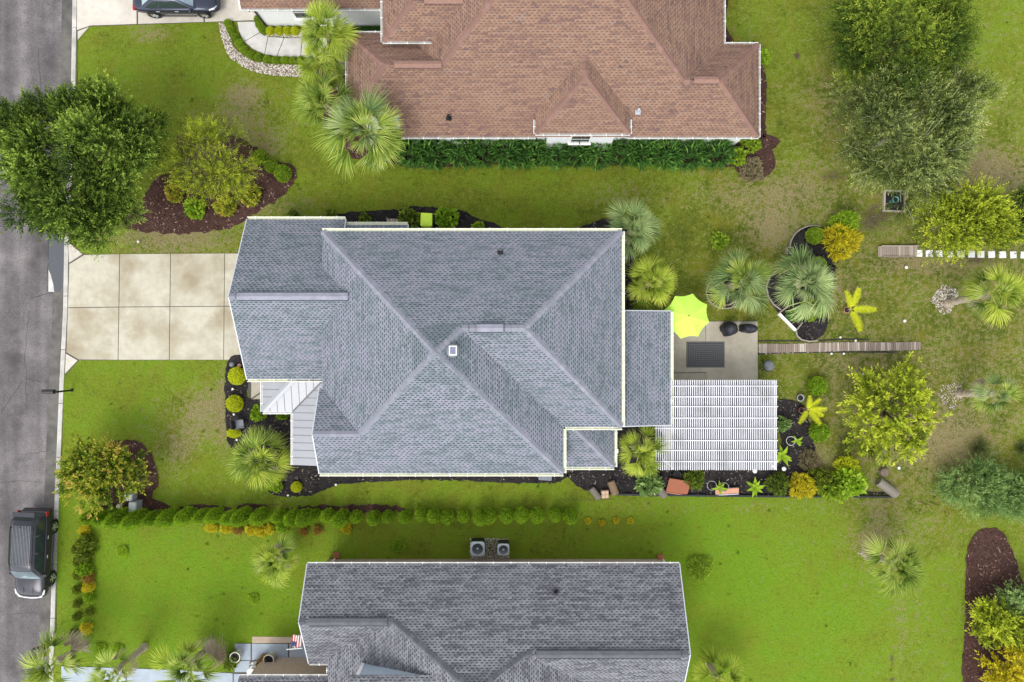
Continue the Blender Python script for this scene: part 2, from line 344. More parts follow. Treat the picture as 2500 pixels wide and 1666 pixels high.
SOIL = [(530,300,90,36,.5),(630,345,70,40,.45),(690,500,60,20,.3),(370,80,12,6,.6),(560,575,60,14,.45),(1945,137,12,14,.95),(2025,430,36,22,.7),(2030,270,26,30,.35),(2055,130,30,60,.35),(2060,330,22,120,.4),(2120,540,45,50,.55),
 (2180,520,60,45,.5),(2320,625,140,20,.5),(2400,640,60,14,.4),(2170,1010,90,80,.25),(2330,1120,80,60,.3),(2172,1462,8,18,.7),(2172,1500,8,14,.6),(2172,1540,8,14,.6),(2178,1610,9,30,.7),(2180,1660,10,12,.7),(1770,1522,10,10,.6),(1760,1590,22,14,.55),
 (2160,1250,30,30,.4),(340,1590,22,14,.7),(480,1240,90,8,.8),(640,1237,70,8,.8),(860,1238,110,8,.85),(560,1300,250,5,.2),(235,1350,14,60,.35),(1400,1222,120,8,.4),(1600,1222,200,7,.45),(1130,1350,60,40,.2)]
def lawn_attr(X, Y):
    px = X * PXM + 1250; py = 833 - Y * PXM
    d2 = (px[..., None] - CTL[:, 0]) ** 2 + (py[..., None] - CTL[:, 1]) ** 2 + 1200.
    wt = d2 ** -1.6; wt /= wt.sum(-1, keepdims=True)
    lush = wt @ CTL[:, 2]; dry = wt @ CTL[:, 3]; soil = np.zeros_like(lush)
    for x, y, rx, ry, v in DRY: dry = dry + .75 * v * np.exp(-(((px - x) / rx) ** 2 + ((py - y) / ry) ** 2))
    for x, y, rx, ry, v in SOIL: soil = soil + v * np.exp(-(((px - x) / rx) ** 2 + ((py - y) / ry) ** 2))
    return lush, dry, soil
xs = np.concatenate([[-400, -200, -100, -60, -45], np.arange(-33, 33.01, .3), [45, 60, 100, 200, 400]])
ys = np.concatenate([[-400, -200, -100, -60, -35], np.arange(-24, 24.01, .3), [35, 60, 100, 200, 400]])
GX, GY = np.meshgrid(xs, ys); nx, ny = len(xs), len(ys)
gz = np.where(GX < kerbx(GY) - .12, -.20, 0.0) ; gz = np.where(GX < -39.5, 0.0, gz)
gx2 = GX.copy()
ii = np.arange(ny * nx).reshape(ny, nx)
F = np.stack([ii[:-1, :-1], ii[:-1, 1:], ii[1:, 1:], ii[1:, :-1]], -1).reshape(-1, 4)
lu, dr, soi = lawn_attr(GX, GY)
me = npmesh('lawn', np.stack([GX, GY, gz], -1).reshape(-1, 3), F, M_lawn, attrs={'lush': lu.ravel(), 'dry': dr.ravel(), 'soil': soi.ravel(), 'blade': np.full(nx * ny, .42)})
tag(mobj('ground', me), kind='structure')

yy = np.array([60, 40] + list(np.arange(30, -30.1, -1.5)) + [-40, -60.]); kx = kerbx(yy)
def strip(name, x0, x1, z0, z1, m, thick=0, parent=None, ys_=yy):
    mb = MB(); n = len(ys_); V = []; F = []
    for i in range(n): V += [(x0[i], ys_[i], z0), (x1[i], ys_[i], z1)]
    for i in range(n - 1): F.append((2 * i, 2 * i + 2, 2 * i + 3, 2 * i + 1))
    return mb.add(V, F).obj(name, m, parent)
road = tag(strip('road', np.full(len(yy), -39.5), kx - .30 - .3, -.10, -.10, M_asph), kind='structure')
tag(strip('gutter_pan', kx - .30 - .62, kx - .27, -.094, -.088, M_gut), kind='structure')
ke = empty('kerb'); tag(ke, kind='structure')
seg = np.arange(30, -30, -3.05)
for a in seg:                                           # kerb cast in 3 m lengths
    yv = np.array([a - .01, a - 1.0, a - 2.0, a - 3.03]); x1 = kerbx(yv); mb = MB(); V = []; F = []
    prof = [(-.30, -.10), (-.27, -.02), (-.20, .022), (0, .03), (.01, -.15), (-.30, -.15)]
    for x, y in zip(x1, yv): V += [(x + px_, y, z) for px_, z in prof]
    for i in range(3):
        for j in range(6): F.append((i * 6 + j, (i + 1) * 6 + j, (i + 1) * 6 + (j + 1) % 6, i * 6 + (j + 1) % 6))
    F += [tuple(range(6)), tuple(range(18, 24))[::-1]]
    mb.add(V, F).obj('kerb_length', M_kerb, ke)
# cracks in the asphalt, tar filled
def crack(pts, wd):
    mb = MB(); P = []
    for (x0, y0), (x1, y1) in zip(pts[:-1], pts[1:]):
        for t in np.linspace(0, 1, 7)[:-1]: P.append((x0 + (x1 - x0) * t + random.gauss(0, 1.6), y0 + (y1 - y0) * t + random.gauss(0, 1.6)))
    P.append(pts[-1]); V = []; F = []
    for i, p in enumerate(P):
        q = P[min(i + 1, len(P) - 1)]; o = P[max(i - 1, 0)]; d = Vector((q[0] - o[0], q[1] - o[1])).normalized(); w_ = wd * (.6 + random.random() * .8)
        a = G(p[0] - d.y * w_, p[1] + d.x * w_, -.10); b_ = G(p[0] + d.y * w_, p[1] - d.x * w_, -.10)
        V += [(a[0], a[1], -.095), (b_[0], b_[1], -.095)]
    for i in range(len(P) - 1): F.append((2 * i, 2 * i + 1, 2 * i + 3, 2 * i + 2))
    mb.add(V, F).obj('crack', M_tar, road)
crack([(0, 552), (40, 558), (60, 552), (75, 547), (110, 543)], .8)
crack([(0, 1010), (60, 925), (85, 930), (118, 932)], .5); crack([(75, 728), (118, 716)], .7); crack([(118, 575), (117, 640), (118, 716), (145, 714)], 1.0)
crack([(0, 300), (40, 296), (90, 300), (150, 292)], .5); crack([(95, 120), (100, 220), (92, 330)], .4); crack([(70, 760), (60, 860), (66, 1000)], .4); crack([(0, 1180), (50, 1174), (105, 1178)], .45); crack([(30, 1500), (70, 1496), (112, 1500)], .4)
crack([(20, 470), (8, 500), (40, 530)], .5); crack([(60, 1110), (112, 1104)], .4)
pz = -.083
pud = [(119, 560), (150, 560), (160, 590), (158, 650), (152, 700), (146, 715), (133, 712), (131, 695), (125, 670), (119, 655)]
tag(MB().prism([G(x, y, pz)[:2] for x, y in pud], -.094, -.0865).obj('puddle', M_water), kind='structure')
pd2 = [(118, 658), (124, 672), (130, 696), (132, 713), (118, 713)]
MB().prism([G(x, y, pz)[:2] for x, y in pd2], -.097, -.090).obj('painted_reflection', M_walk, road)  # pale wedge paints the sky's reflection in the puddle

# ------------------------------------------------------------ slabs
MASKS = []                        # polygons without grass
def slab(parent, name, pts, z, m, shrink=.02, th=.12):
    P = [Vector((*G(x, y)[:2], 0)) for x, y in pts]; c = sum(P, Vector()) / len(P)
    Q = [(p + (c - p).normalized() * shrink * 1.4)[:2] for p in P]
    return MB().prism([tuple(q) for q in Q], z - th, z).obj(name, m, parent)
def base_sheet(parent, pts, z, m=None):
    MASKS.append(G2(pts)); MB().prism(G2(pts), -.05, z).obj('joint_bed', m or M_joint, parent)
drv = tag(empty('driveway', G(350, 750)), kind='structure'); drv.location = (0, 0, 0)
base_sheet(drv, [(168, 590), (205, 621), (700, 618), (700, 879), (193, 880), (160, 916)], .012)
c_x = [(169, 161), (293, 289), (417, 414), (549, 546.5), (640, 640)]
def lerp(a, b, t): return a + (b - a) * t
for i in range(4):
    for j in range(2):
        q = []
        for (k, t) in ((i, j / 2), (i + 1, j / 2), (i + 1, (j + 1) / 2), (i, (j + 1) / 2)):
            x = lerp(c_x[k][0], c_x[k][1], t); y = lerp(lerp(622, 618, x / 640), 879.5, t) if t in (0, 1) else 752 - 4 * x / 600
            q.append((x, y))
        if i == 0 and j == 0: q = [(206, 622), q[1], q[2], (166, 752), (169, 645)]
        if i == 0 and j == 1: q = [(166, 752), q[1], q[2], (193, 879), (162, 861)]
        slab(drv, 'slab', q, .03, M_drive)
slab(drv, 'apron_slab', [(167, 591), (203, 621), (169, 643)], .03, M_drive2)
slab(drv, 'apron_slab', [(161, 863), (191, 880), (159, 914)], .03, M_drive2)
dr2 = tag(empty('neighbour_driveway'), kind='structure')
base_sheet(dr2, [(188, -160), (640, -160), (640, 40), (620, 52), (532, 54), (220, 65), (189, 100)], .012)
for q in ([(188, -120), (334, -120), (335, 60), (221, 64), (188, 75)], [(337, -120), (497, -120), (498, 55), (337, 60)], [(500, -120), (640, -120), (640, 40), (622, 51), (500, 55)]): slab(dr2, 'slab', q, .03, M_drive2)
slab(dr2, 'apron_slab', [(189, 77), (219, 66), (190, 99)], .03, M_drive2)
wk = tag(empty('curved_walkway'), kind='structure')
outer = [(579, 54), (583, 77), (596, 103), (619, 122), (646, 134), (676, 139), (734, 141), (800, 141)]
inner = [(622, 53), (628, 66), (635, 80), (645, 87), (655, 90), (694, 93), (738, 93), (800, 93)]
MASKS.append(G2(outer + inner[::-1])); MB().prism(G2(outer + inner[::-1]), -.05, .012).obj('joint_bed', M_joint, wk)
for a, b_ in ((0, 2), (2, 4), (4, 5), (5, 6), (6, 7)):
    slab(wk, 'slab', outer[a:b_ + 1] + inner[a:b_ + 1][::-1], .03, M_walk, .02)
pat = tag(empty('patio'), kind='structure')
base_sheet(pat, [(1600, 784), (1849, 784), (1853, 1100), (1600, 1100)], .012)
slab(pat, 'slab', [(1601, 785), (1722, 785), (1724, 909), (1601, 911)], .03, M_patio, .008)
slab(pat, 'slab', [(1723, 785), (1849, 785), (1851, 1098), (1724, 1098)], .03, M_patio, .008)
slab(pat, 'slab', [(1601, 912), (1723, 910), (1723, 1098), (1601, 1098)], .03, M_patio, .008)
bw = tag(empty('painted_porch_walk'), kind='structure')
base_sheet(bw, [(150, 1625), (572, 1643), (573, 1571), (760, 1571), (760, 1660), (760, 1760), (150, 1760)], .012)
for q in ([(573, 1571), (613, 1571), (613, 1612), (573, 1612)], [(573, 1613), (613, 1613), (613, 1641), (573, 1641)], [(615, 1571), (704, 1572), (704, 1613), (615, 1612)], [(706, 1572), (760, 1572), (760, 1613), (706, 1613)],
          [(571, 1644), (640, 1646), (640, 1760), (571, 1760)], [(470, 1638), (569, 1643), (569, 1760), (470, 1760)], [(310, 1631), (468, 1637), (468, 1760), (310, 1760)], [(150, 1626), (308, 1631), (308, 1760), (150, 1760)]): slab(bw, 'slab', q, .035, M_bluewalk, .012)
slab(bw, 'tan_slab', [(615, 1554), (760, 1556), (760, 1570), (615, 1570)], .03, M_tan)
MASKS.append(G2([(614, 1552), (760, 1552), (760, 1572), (614, 1572)]))
# brick pavers on the porch, laid one by one
pv = [(614, 1615), (830, 1615), (830, 1700), (614, 1700)]
pb = MB().box((.25, .094, .05), (.228, .094, .06)).mesh('paver', M_brick)
x0, y0, _ = G(614, 1615); x1, y1, _ = G(822, 1662)
r = 0; y = y0
while y > y1:
    x = x0 + (r % 2) * .12
    while x < x1:
        mobj('paver', pb, bw, (x - .25, y - .15, -.03)); x += .24
    y -= .104; r += 1
frt = tag(empty('front_walk'), kind='structure')
base_sheet(frt, [(600, 926), (660, 926), (660, 976), (610, 976)], .012)
slab(frt, 'slab', [(613, 927), (655, 927), (655, 945), (613, 974)], .03, M_patio); slab(frt, 'slab', [(655, 948), (655, 975), (616, 975)], .03, M_patio)

# ------------------------------------------------------------ mulch beds
def jag(poly, amp=.05, step=.22):
    out = []; n = len(poly)
    # Catmull-Rom through the points, then a ragged edge
    for i in range(n):
        p0, p1, p2, p3 = [Vector(poly[(i + k) % n]) for k in (-1, 0, 1, 2)]
        m = max(2, int((p2 - p1).length / step))
        for s in range(m):
            t = s / m
            q = .5 * ((2 * p1) + (p2 - p0) * t + (2 * p0 - 5 * p1 + 4 * p2 - p3) * t * t + (3 * p1 - p0 - 3 * p2 + p3) * t ** 3)
            out.append((q.x + random.gauss(0, amp), q.y + random.gauss(0, amp)))
    return out
def bed(name, pts, red, chips=55, amp=.03, z=.035):
    poly = jag(G2(pts), amp); MASKS.append(poly)
    bm = bmesh.new(); vs = [bm.verts.new((x, y, z)) for x, y in poly]; f = bm.faces.new(vs)
    bmesh.ops.triangulate(bm, faces=[f]); me = bpy.data.meshes.new(name); bm.normal_update()
    if sum(ff.normal.z for ff in bm.faces) < 0: bmesh.ops.reverse_faces(bm, faces=bm.faces)
    bm.to_mesh(me); bm.free(); me.materials.append(M_mred if red else M_mblk)
    o = tag(mobj(name, me), kind='structure')
    P = np.array(poly); lo, hi = P.min(0), P.max(0); n = int((hi - lo).prod() * chips)
    Q = rng.uniform(lo, hi, (n, 2)); Q = Q[pip(Q[:, 0], Q[:, 1], poly)]; n = len(Q)
    if n:
        a = rng.uniform(0, 6.28, n); L = rng.uniform(.03, .085, n); W_ = rng.uniform(.010, .028, n); tl = rng.uniform(-.5, .5, n)
        u = np.stack([np.cos(a) * np.cos(tl), np.sin(a) * np.cos(tl), np.sin(tl)], -1); v = np.stack([-np.sin(a), np.cos(a), rng.uniform(-.5, .5, n)], -1)
        c = np.concatenate([Q, np.full((n, 1), z + .028)], 1)
        V = np.stack([c - u * L[:, None] - v * W_[:, None], c + u * L[:, None] - v * W_[:, None], c + u * L[:, None] + v * W_[:, None], c - u * L[:, None] + v * W_[:, None]], 1).reshape(-1, 3)
        tint = np.repeat(rng.beta(2, 3, n), 4); F_ = np.arange(4 * n).reshape(-1, 4)
        tag(mobj('mulch_chips', npmesh('mulch_chips', V, F_, M_cred if red else M_cblk, tint), o), kind='stuff')
    return o
bed('mulch_bed', [(300, 545), (345, 490), (380, 440), (430, 400), (440, 330), (520, 318), (600, 345), (655, 385), (712, 405), (722, 432), (700, 470), (640, 512), (560, 558), (450, 570), (330, 562)], True, 55, .05)
bed('mulch_bed', [(1838, 100), (1858, 140), (1870, 190), (1870, 250), (1868, 300), (1869, 336), (1838, 338), (1836, 250), (1836, 170)], True)
bed('mulch_bed', [(1869, 338), (1882, 362), (1893, 400), (1872, 432), (1842, 443), (1810, 430), (1790, 405), (1786, 368), (1800, 345), (1836, 338)], True, z=.039)
bed('mulch_bed', [(975, 320), (1845, 325), (1800, 404), (1600, 402), (1400, 406), (1200, 403), (975, 404)], True)
bed('mulch_bed', [(775, 170), (870, 90), (900, 330), (985, 330), (985, 395), (860, 385), (815, 365), (795, 330), (790, 250)], True)
bed('mulch_bed', [(1770, 60), (1778, 0), (1778, -60), (1740, -60), (1740, 110), (1790, 112), (1788, 95)], True)
bed('mulch_bed', [(556, 882), (640, 882), (650, 925), (612, 926), (612, 976), (700, 976), (790, 1000), (790, 1110), (1375, 1110), (1376, 1170), (1290, 1180), (1050, 1172), (860, 1180), (800, 1192), (765, 1208), (705, 1214), (660, 1203), (640, 1160), (575, 1095), (556, 1075)], False)
bed('mulch_bed', [(700, 540), (760, 533), (870, 517), (960, 513), (1010, 505), (1120, 514), (1165, 532), (1232, 562), (1245, 640), (700, 640)], False)
bed('mulch_bed', [(1410, 566), (1440, 546), (1480, 535), (1525, 545), (1545, 600), (1550, 765), (1630, 772), (1630, 790), (1490, 790), (1480, 600)], False)
bed('mulch_bed', [(1380, 1110), (1500, 1036), (1610, 1050), (1640, 1110), (1890, 1110), (1893, 985), (1955, 984), (1972, 1020), (1985, 1080), (1998, 1130), (2010, 1165), (2090, 1195), (2172, 1206), (1960, 1208), (1500, 1209), (1440, 1200), (1392, 1172)], False)
bed('mulch_bed', [(268, 1088), (300, 1076), (338, 1078), (366, 1100), (382, 1140), (388, 1180), (372, 1215), (424, 1240), (390, 1256), (280, 1256), (236, 1236), (262, 1200), (280, 1150)], True)
bed('mulch_bed', [(2385, 1298), (2405, 1290), (2430, 1290), (2455, 1310), (2476, 1360), (2497, 1420), (2540, 1450), (2560, 1700), (2366, 1700), (2356, 1500), (2357, 1400), (2362, 1340)], True, 70)
bed('mulch_bed', [(1724, 715), (1732, 690), (1752, 676), (1785, 680), (1810, 700), (1812, 735), (1785, 752), (1755, 752), (1736, 742)], False, 60, .01)
bed('mulch_bed', [(1926, 615), (1930, 590), (1942, 568), (1962, 555), (1985, 553), (2010, 566), (2022, 600), (2032, 640), (2030, 660), (1930, 660)], False, 60, .02)
bed('mulch_bed', [(1868, 700), (1876, 675), (1905, 660), (2030, 645), (2038, 680), (2022, 750), (2022, 785), (2008, 818), (1975, 833), (1948, 825), (1941, 805), (1900, 765), (1878, 735)], False, 60, .02)
for (a, b_, c_) in ((430, 560, 1240), (580, 650, 1237), (720, 975, 1240)): bed('mulch_bed', [(a, c_), ((a + b_) / 2, c_ - 8), (b_, c_ - 3), (b_ + 5, c_ + 10), ((a + b_) / 2, c_ + 12), (a, c_ + 12)], True, 40, .06)

# stones: a river-stone border and two heaps round palms
def stones(name, poly, n, s0, s1, z=.03, label=None):
    P = np.array(poly); lo, hi = P.min(0), P.max(0); MB_ = []
    Q = rng.uniform(lo, hi, (int(n * 4), 2)); Q = Q[pip(Q[:, 0], Q[:, 1], poly)][:n]; n = len(Q)
    oc = np.array([(1, 0, 0), (0, 1, 0), (-1, 0, 0), (0, -1, 0), (0, 0, 1), (0, 0, -1)], float)
    of = np.array([(0, 1, 4), (1, 2, 4), (2, 3, 4), (3, 0, 4), (1, 0, 5), (2, 1, 5), (3, 2, 5), (0, 3, 5)])
    s = rng.uniform(s0, s1, (n, 1, 1)) * rng.uniform(.6, 1.2, (n, 1, 3)); V = oc[None] * s + rng.normal(0, .12, (n, 6, 3)) * s
    a = rng.uniform(0, 6.28, n); ca, sa = np.cos(a)[:, None], np.sin(a)[:, None]
    X = V[..., 0] * ca - V[..., 1] * sa; Y = V[..., 0] * sa + V[..., 1] * ca
    V = np.stack([X + Q[:, :1], Y + Q[:, 1:], V[..., 2] * .7 + z + rng.uniform(0, .03, (n, 1))], -1).reshape(-1, 3)
    F_ = (of[None] + (np.arange(n) * 6)[:, None, None]).reshape(-1, 3)
    return tag(mobj(name, npmesh(name, V, F_, M_stone, np.repeat(rng.uniform(0, 1, n), 6), smooth=True)), label, 'stones' if label else None, kind='stuff')
rk = G2([(534, 57), (541, 88), (553, 126), (566, 145), (597, 165), (628, 178), (673, 185), (757, 190), (757, 160), (660, 157), (620, 150), (590, 133), (570, 115), (562, 88), (549, 57)])
MASKS.append(rk); MASKS.append(G2([(549, 57), (580, 55), (600, 105), (646, 136), (757, 142), (757, 165), (620, 152), (580, 130)]))
stones('river_stones', rk, 2600, .03, .065, label='pale river stone border curving along the boxwood walkway')
stones('river_stones', G2([(650, 90), (740, 93), (740, 78), (655, 76)]), 500, .025, .05, label='thin strip of pale stones beside the white garage wall')
stones('shell_rocks', G2([(2272, 735), (2285, 712), (2300, 695), (2325, 700), (2340, 715), (2330, 745), (2318, 765), (2300, 768)]), 700, .02, .055, .01, label='heap of pale shells and rocks round the taller leaning palm')
stones('shell_rocks', G2([(2290, 965), (2300, 940), (2325, 930), (2350, 942), (2345, 985), (2330, 1000), (2305, 990)]), 330, .015, .045, .01, label='brownish scattered shells round the smaller leaning palm')
stones('shell_rocks', G2([(2095, 1350), (2105, 1335), (2125, 1335), (2135, 1355), (2120, 1370), (2105, 1365)]), 160, .015, .04, .01, label='scatter of pale stones at the foot of the palm on the bright lawn')
stones('gravel_pad', G2([(1147, 1313), (1243, 1315), (1243, 1371), (1147, 1371)]), 1800, .02, .045, .03, label='gravel pad under the two air conditioner units')
MASKS.append(G2([(1143, 1310), (1247, 1312), (1247, 1372), (1143, 1372)]))
# ------------------------------------------------------------ roofs and houses
def clip_rect(poly, u0, u1, v0, v1):
    for ax, lim, sg in ((0, u0, 1), (0, u1, -1), (1, v0, 1), (1, v1, -1)):
        out = []; n = len(poly)
        for i in range(n):
            a, b_ = poly[i], poly[(i + 1) % n]; da = (a[ax] - lim) * sg; db = (b_[ax] - lim) * sg
            if da >= 0: out.append(a)
            if (da >= 0) != (db >= 0):
                t = da / (da - db); out.append((a[0] + (b_[0] - a[0]) * t, a[1] + (b_[1] - a[1]) * t))
        poly = out
        if len(poly) < 3: return None
    return poly
def parea(p): return abs(sum(p[i][0] * p[(i + 1) % len(p)][1] - p[(i + 1) % len(p)][0] * p[i][1] for i in range(len(p)))) / 2
EXPO, TABW, TH = .118, .24, .014
class Roof:
    def __init__(s, house, kind, pref):
        s.h = house; s.kind = kind; s.base = MB(); s.full = []; s.V = []; s.F = []; s.T = []; s.pref = pref
        s.variants = []
        for f in (.34, .42, .50, .58, .66):
            mb = MB(); h0 = EXPO * .40
            mb.add([(0, h0, TH), (TABW, h0, TH), (TABW, EXPO, TH), (0, EXPO, TH), (0, h0, 0), (TABW, h0, 0)], [(0, 1, 2, 3), (4, 5, 1, 0)])
            w_ = TABW * f; mb.add([(0, 0, TH), (w_, 0, TH), (w_, h0, TH), (0, h0, TH), (0, 0, 0), (w_, 0, 0), (w_, h0, 0), (0, h0, 0)], [(0, 1, 2, 3), (4, 5, 1, 0), (5, 6, 2, 1), (7, 4, 0, 3)])
            s.variants.append((f, mb))
        s.vm = [mb.mesh('shingle', M_sh[kind]) for f, mb in s.variants]
    def face(s, pts, fl, tab=True):
        """pts: plan polygon, fl(x,y)->z. shingled in courses from the eave up"""
        P = [Vector((x, y, fl(x, y))) for x, y in pts]
        gx = fl(1, 0) - fl(0, 0); gy = fl(0, 1) - fl(0, 0); n = Vector((-gx, -gy, 1)).normalized()
        v = Vector((gx, gy, gx * gx + gy * gy)).normalized(); u = v.cross(n)
        a2 = sum(pts[i][0] * pts[(i + 1) % len(pts)][1] - pts[(i + 1) % len(pts)][0] * pts[i][1] for i in range(len(pts)))
        s.base.add(P if a2 > 0 else P[::-1], [tuple(range(len(P)))])
        if not tab: return
        O = min(P, key=lambda p: p.z)
        L = [((p - O).dot(u), (p - O).dot(v)) for p in P]
        u0 = min(q[0] for q in L); u1 = max(q[0] for q in L); v1 = max(q[1] for q in L)
        ph = 0
        for i in range(int(v1 / EXPO) + 1):
            ph = (ph + random.choice((.37, .5, .61, .44))) % 1.0; va = i * EXPO - .02; j = 0; uu = u0 - TABW * ph - .02; run = 0
            while uu < u1:
                vi = random.randrange(5); f = s.variants[vi][0]
                if run <= 0: run = random.randint(2, 5); tint_run = random.random()
                run -= 1
                tint = .5 + (tint_run - .5) * .45 + random.gauss(0, .12)
                r1 = clip_rect(L, uu, uu + TABW, va + EXPO * .4, va + EXPO); r2 = clip_rect(L, uu, uu + TABW * f, va, va + EXPO * .4)
                full = r1 and r2 and abs(parea(r1) - TABW * EXPO * .6) < 1e-5 and abs(parea(r2) - TABW * f * EXPO * .4) < 1e-5
                if full: s.full.append((O + u * uu + v * va + n * .004, u, v, n, vi, tint))
                else:
                    for r_ in (r1, r2):
                        if r_ and parea(r_) > 1e-4:
                            k = len(s.V); s.V += [O + u * a + v * b_ + n * (TH + .004) for a, b_ in r_]; s.F.append(tuple(range(k, k + len(r_)))); s.T += [tint] * len(r_)
                uu += TABW
    def ridge(s, a, b_, wd=.33, name='ridge_cap', tri=.03):
        """overlapping cap shingles bent over a ridge or hip"""
        a, b_ = Vector(a), Vector(b_); d = b_ - a; L = d.length; d.normalize(); side = Vector((d.y, -d.x, 0)).normalized()
        m = max(1, int(L / .26)); st = L / m
        if not hasattr(s, 'capm'):
            mb = MB(); t = .022; e = .31; sl = wd / 2; dz = -.085
            V = [(-sl, 0, dz), (0, 0, 0), (sl, 0, dz), (-sl, e, dz - .018), (0, e, -.018), (sl, e, dz - .018)]
            V += [(x, y, z - t) for x, y, z in V[:3]]
            mb.add(V, [(0, 1, 4, 3), (1, 2, 5, 4), (6, 7, 1, 0), (7, 8, 2, 1)]); s.capm = mb.mesh('ridge_cap', M_cap[s.kind])
        up = side.cross(d)
        if up.z < 0: side = -side; up = -up
        for i in range(m):
            p = a + d * (i * st) + Vector((0, 0, .05))
            o = mobj('ridge_cap', s.capm, s.robj)
            o.matrix_local = Matrix((side, d, up)).transposed().to_4x4(); o.location = p
    def vent(s, a, b_, wd=.34):
        a, b_ = Vector(a), Vector(b_); d = b_ - a; L = d.length; ang = math.atan2(d.y, d.x); c = (a + b_) / 2
        mb = MB(); e = .09
        V = [(-L / 2, -wd / 2, -e), (L / 2, -wd / 2, -e), (L / 2, -wd / 2, -e + .05), (L / 2, 0, .03), (L / 2, wd / 2, -e + .05), (L / 2, wd / 2, -e), (-L / 2, wd / 2, -e), (-L / 2, wd / 2, -e + .05), (-L / 2, 0, .03), (-L / 2, -wd / 2, -e + .05)]
        mb.add(V, [(9, 2, 3, 8), (8, 3, 4, 7), (0, 1, 2, 9), (6, 7, 4, 5), (1, 5, 4, 3, 2), (0, 9, 8, 7, 6)])
        mb.obj('ridge_vent', M_vent[s.kind], s.robj, loc=(c.x, c.y, c.z + .075), rot=(0, 0, ang))
        m2 = MB().box((0, -wd / 2 - .02, -.075), (L, .05, .03)).box((0, wd / 2 + .02, -.075), (L, .05, .03))
        m2.obj('vent_flange', M_shbase[s.kind], s.robj, loc=(c.x, c.y, c.z + .08), rot=(0, 0, ang))
    def begin(s):
        s.robj = mobj('roof', s.base.mesh('roof', M_shbase[s.kind]), s.h)
        # the 300 whole shingles nearest the drone become objects of their own, the rest one mesh
        s.full.sort(key=lambda q: (q[0] - Vector((s.pref[0], s.pref[1], CAMH))).length)
        for p, u, v, n, vi, tint in s.full[:300]:
            o = mobj('shingle', s.vm[vi], s.robj); o.matrix_local = Matrix((u, v, n)).transposed().to_4x4(); o.location = p
        rest = s.full[300:]; Vs = [np.array(s.V, dtype=np.float32).reshape(-1, 3)]; Fs = list(s.F); Ts = list(s.T); k = len(s.V)
        by = {}
        for q in rest: by.setdefault(q[4], []).append(q)
        for vi, qs in by.items():
            mb = s.variants[vi][1]; lv = np.array(mb.V)
            for p, u, v, n, _, tint in qs:
                Mx = np.array([u, v, n]); Vs.append(lv @ Mx + np.array(p)); Fs += [tuple(i + k for i in f) for f in mb.F]; Ts += [tint] * len(lv); k += len(lv)
        tag(mobj('shingle_courses', npmesh('shingle_courses', np.concatenate(Vs), Fs, M_sh[s.kind], np.array(Ts)), s.robj), kind='stuff')
def gutter(house, a, b_, z, m, wd=.14, out=None, hang=.85):
    """U channel along an eave with strap hangers; a,b plan points, 'out' = outward direction"""
    a, b_ = Vector((*a, z)), Vector((*b_, z)); d = b_ - a; L = d.length; ang = math.atan2(d.y, d.x); nrm = Vector((-d.y, d.x, 0)).normalized(); sg = 1 if nrm.dot(Vector((*out, 0))) > 0 else -1
    mb = MB(); t = .012
    prof = [(0, .0), (0, -.12), (wd - .03, -.12), (wd, .005), (wd - .035, .005), (wd - .05, -.105), (t, -.105), (t, .0)]
    V = [(x, sg * y, zz) for x in (0, L) for y, zz in prof]; n = len(prof)
    F = [(i, (i + 1) % n, n + (i + 1) % n, n + i) for i in range(n)] + [tuple(range(n))[::-1], tuple(range(n, 2 * n))]
    if sg < 0: F = [f[::-1] for f in F]
    g = mb.add(V, F).obj('gutter', m, house, loc=(a.x, a.y, a.z), rot=(0, 0, ang))
    hm = MB().box((0, sg * wd / 2, .002), (.035, wd + .05, .012)).mesh('hanger', M_white)
    k = max(1, int(L / hang))
    for i in range(k): mobj('hanger', hm, g, ((i + .5) * L / k, 0, .006))
    return g
def walls(house, poly, z0, z1, m, name='wall'):
    MASKS.append(poly); return MB().prism(poly, z0, z1).obj(name, m, house)
def rect(x0, y0, x1, y1): return [(x0, y0), (x1, y0), (x1, y1), (x0, y1)]
def window(house, c, axis, wd, ht, proud=.04):
    """framed sash window on a wall facing axis ('y-','y+','x-','x+')"""
    f = MB(); g = MB(); s_ = 1 if axis[1] == '+' else -1
    def bx(mb, u, z, du, dz, dep, off):
        if axis[0] == 'y': mb.box((c[0] + u, c[1] + s_ * off, c[2] + z), (du, dep, dz))
        else: mb.box((c[0] + s_ * off, c[1] + u, c[2] + z), (dep, du, dz))
    t = .09
    bx(f, -wd / 2, 0, t, ht + t, proud * 2, 0); bx(f, wd / 2, 0, t, ht + t, proud * 2, 0); bx(f, 0, ht / 2, wd - t, t, proud * 2, 0); bx(f, 0, -ht / 2, wd - t, t, proud * 2, 0); bx(f, 0, 0, wd - t, .045, proud * 1.6, 0)
    w_ = MB(); 
    for zz in (-ht / 4, ht / 4): bx(g, 0, zz, wd - t, ht / 2 - t / 2, .02, .012)
    fo = f.obj('window', M_white, house); g.obj('pane', M_glass, fo)
    s2 = MB(); bx(s2, 0, -ht / 2 - .07, wd + .2, .05, .16, .05); s2.obj('sill', M_white, fo)
def downspout(house, p, z, m=M_white, foot=None):
    mb = MB().box((p[0], p[1], z / 2 + .08), (.09, .07, z - .2))
    if foot: mb.box((p[0] + foot[0] / 2, p[1] + foot[1] / 2, .10), (.08 + abs(foot[0]), .08 + abs(foot[1]), .07))
    mb.obj('downspout', m, house)

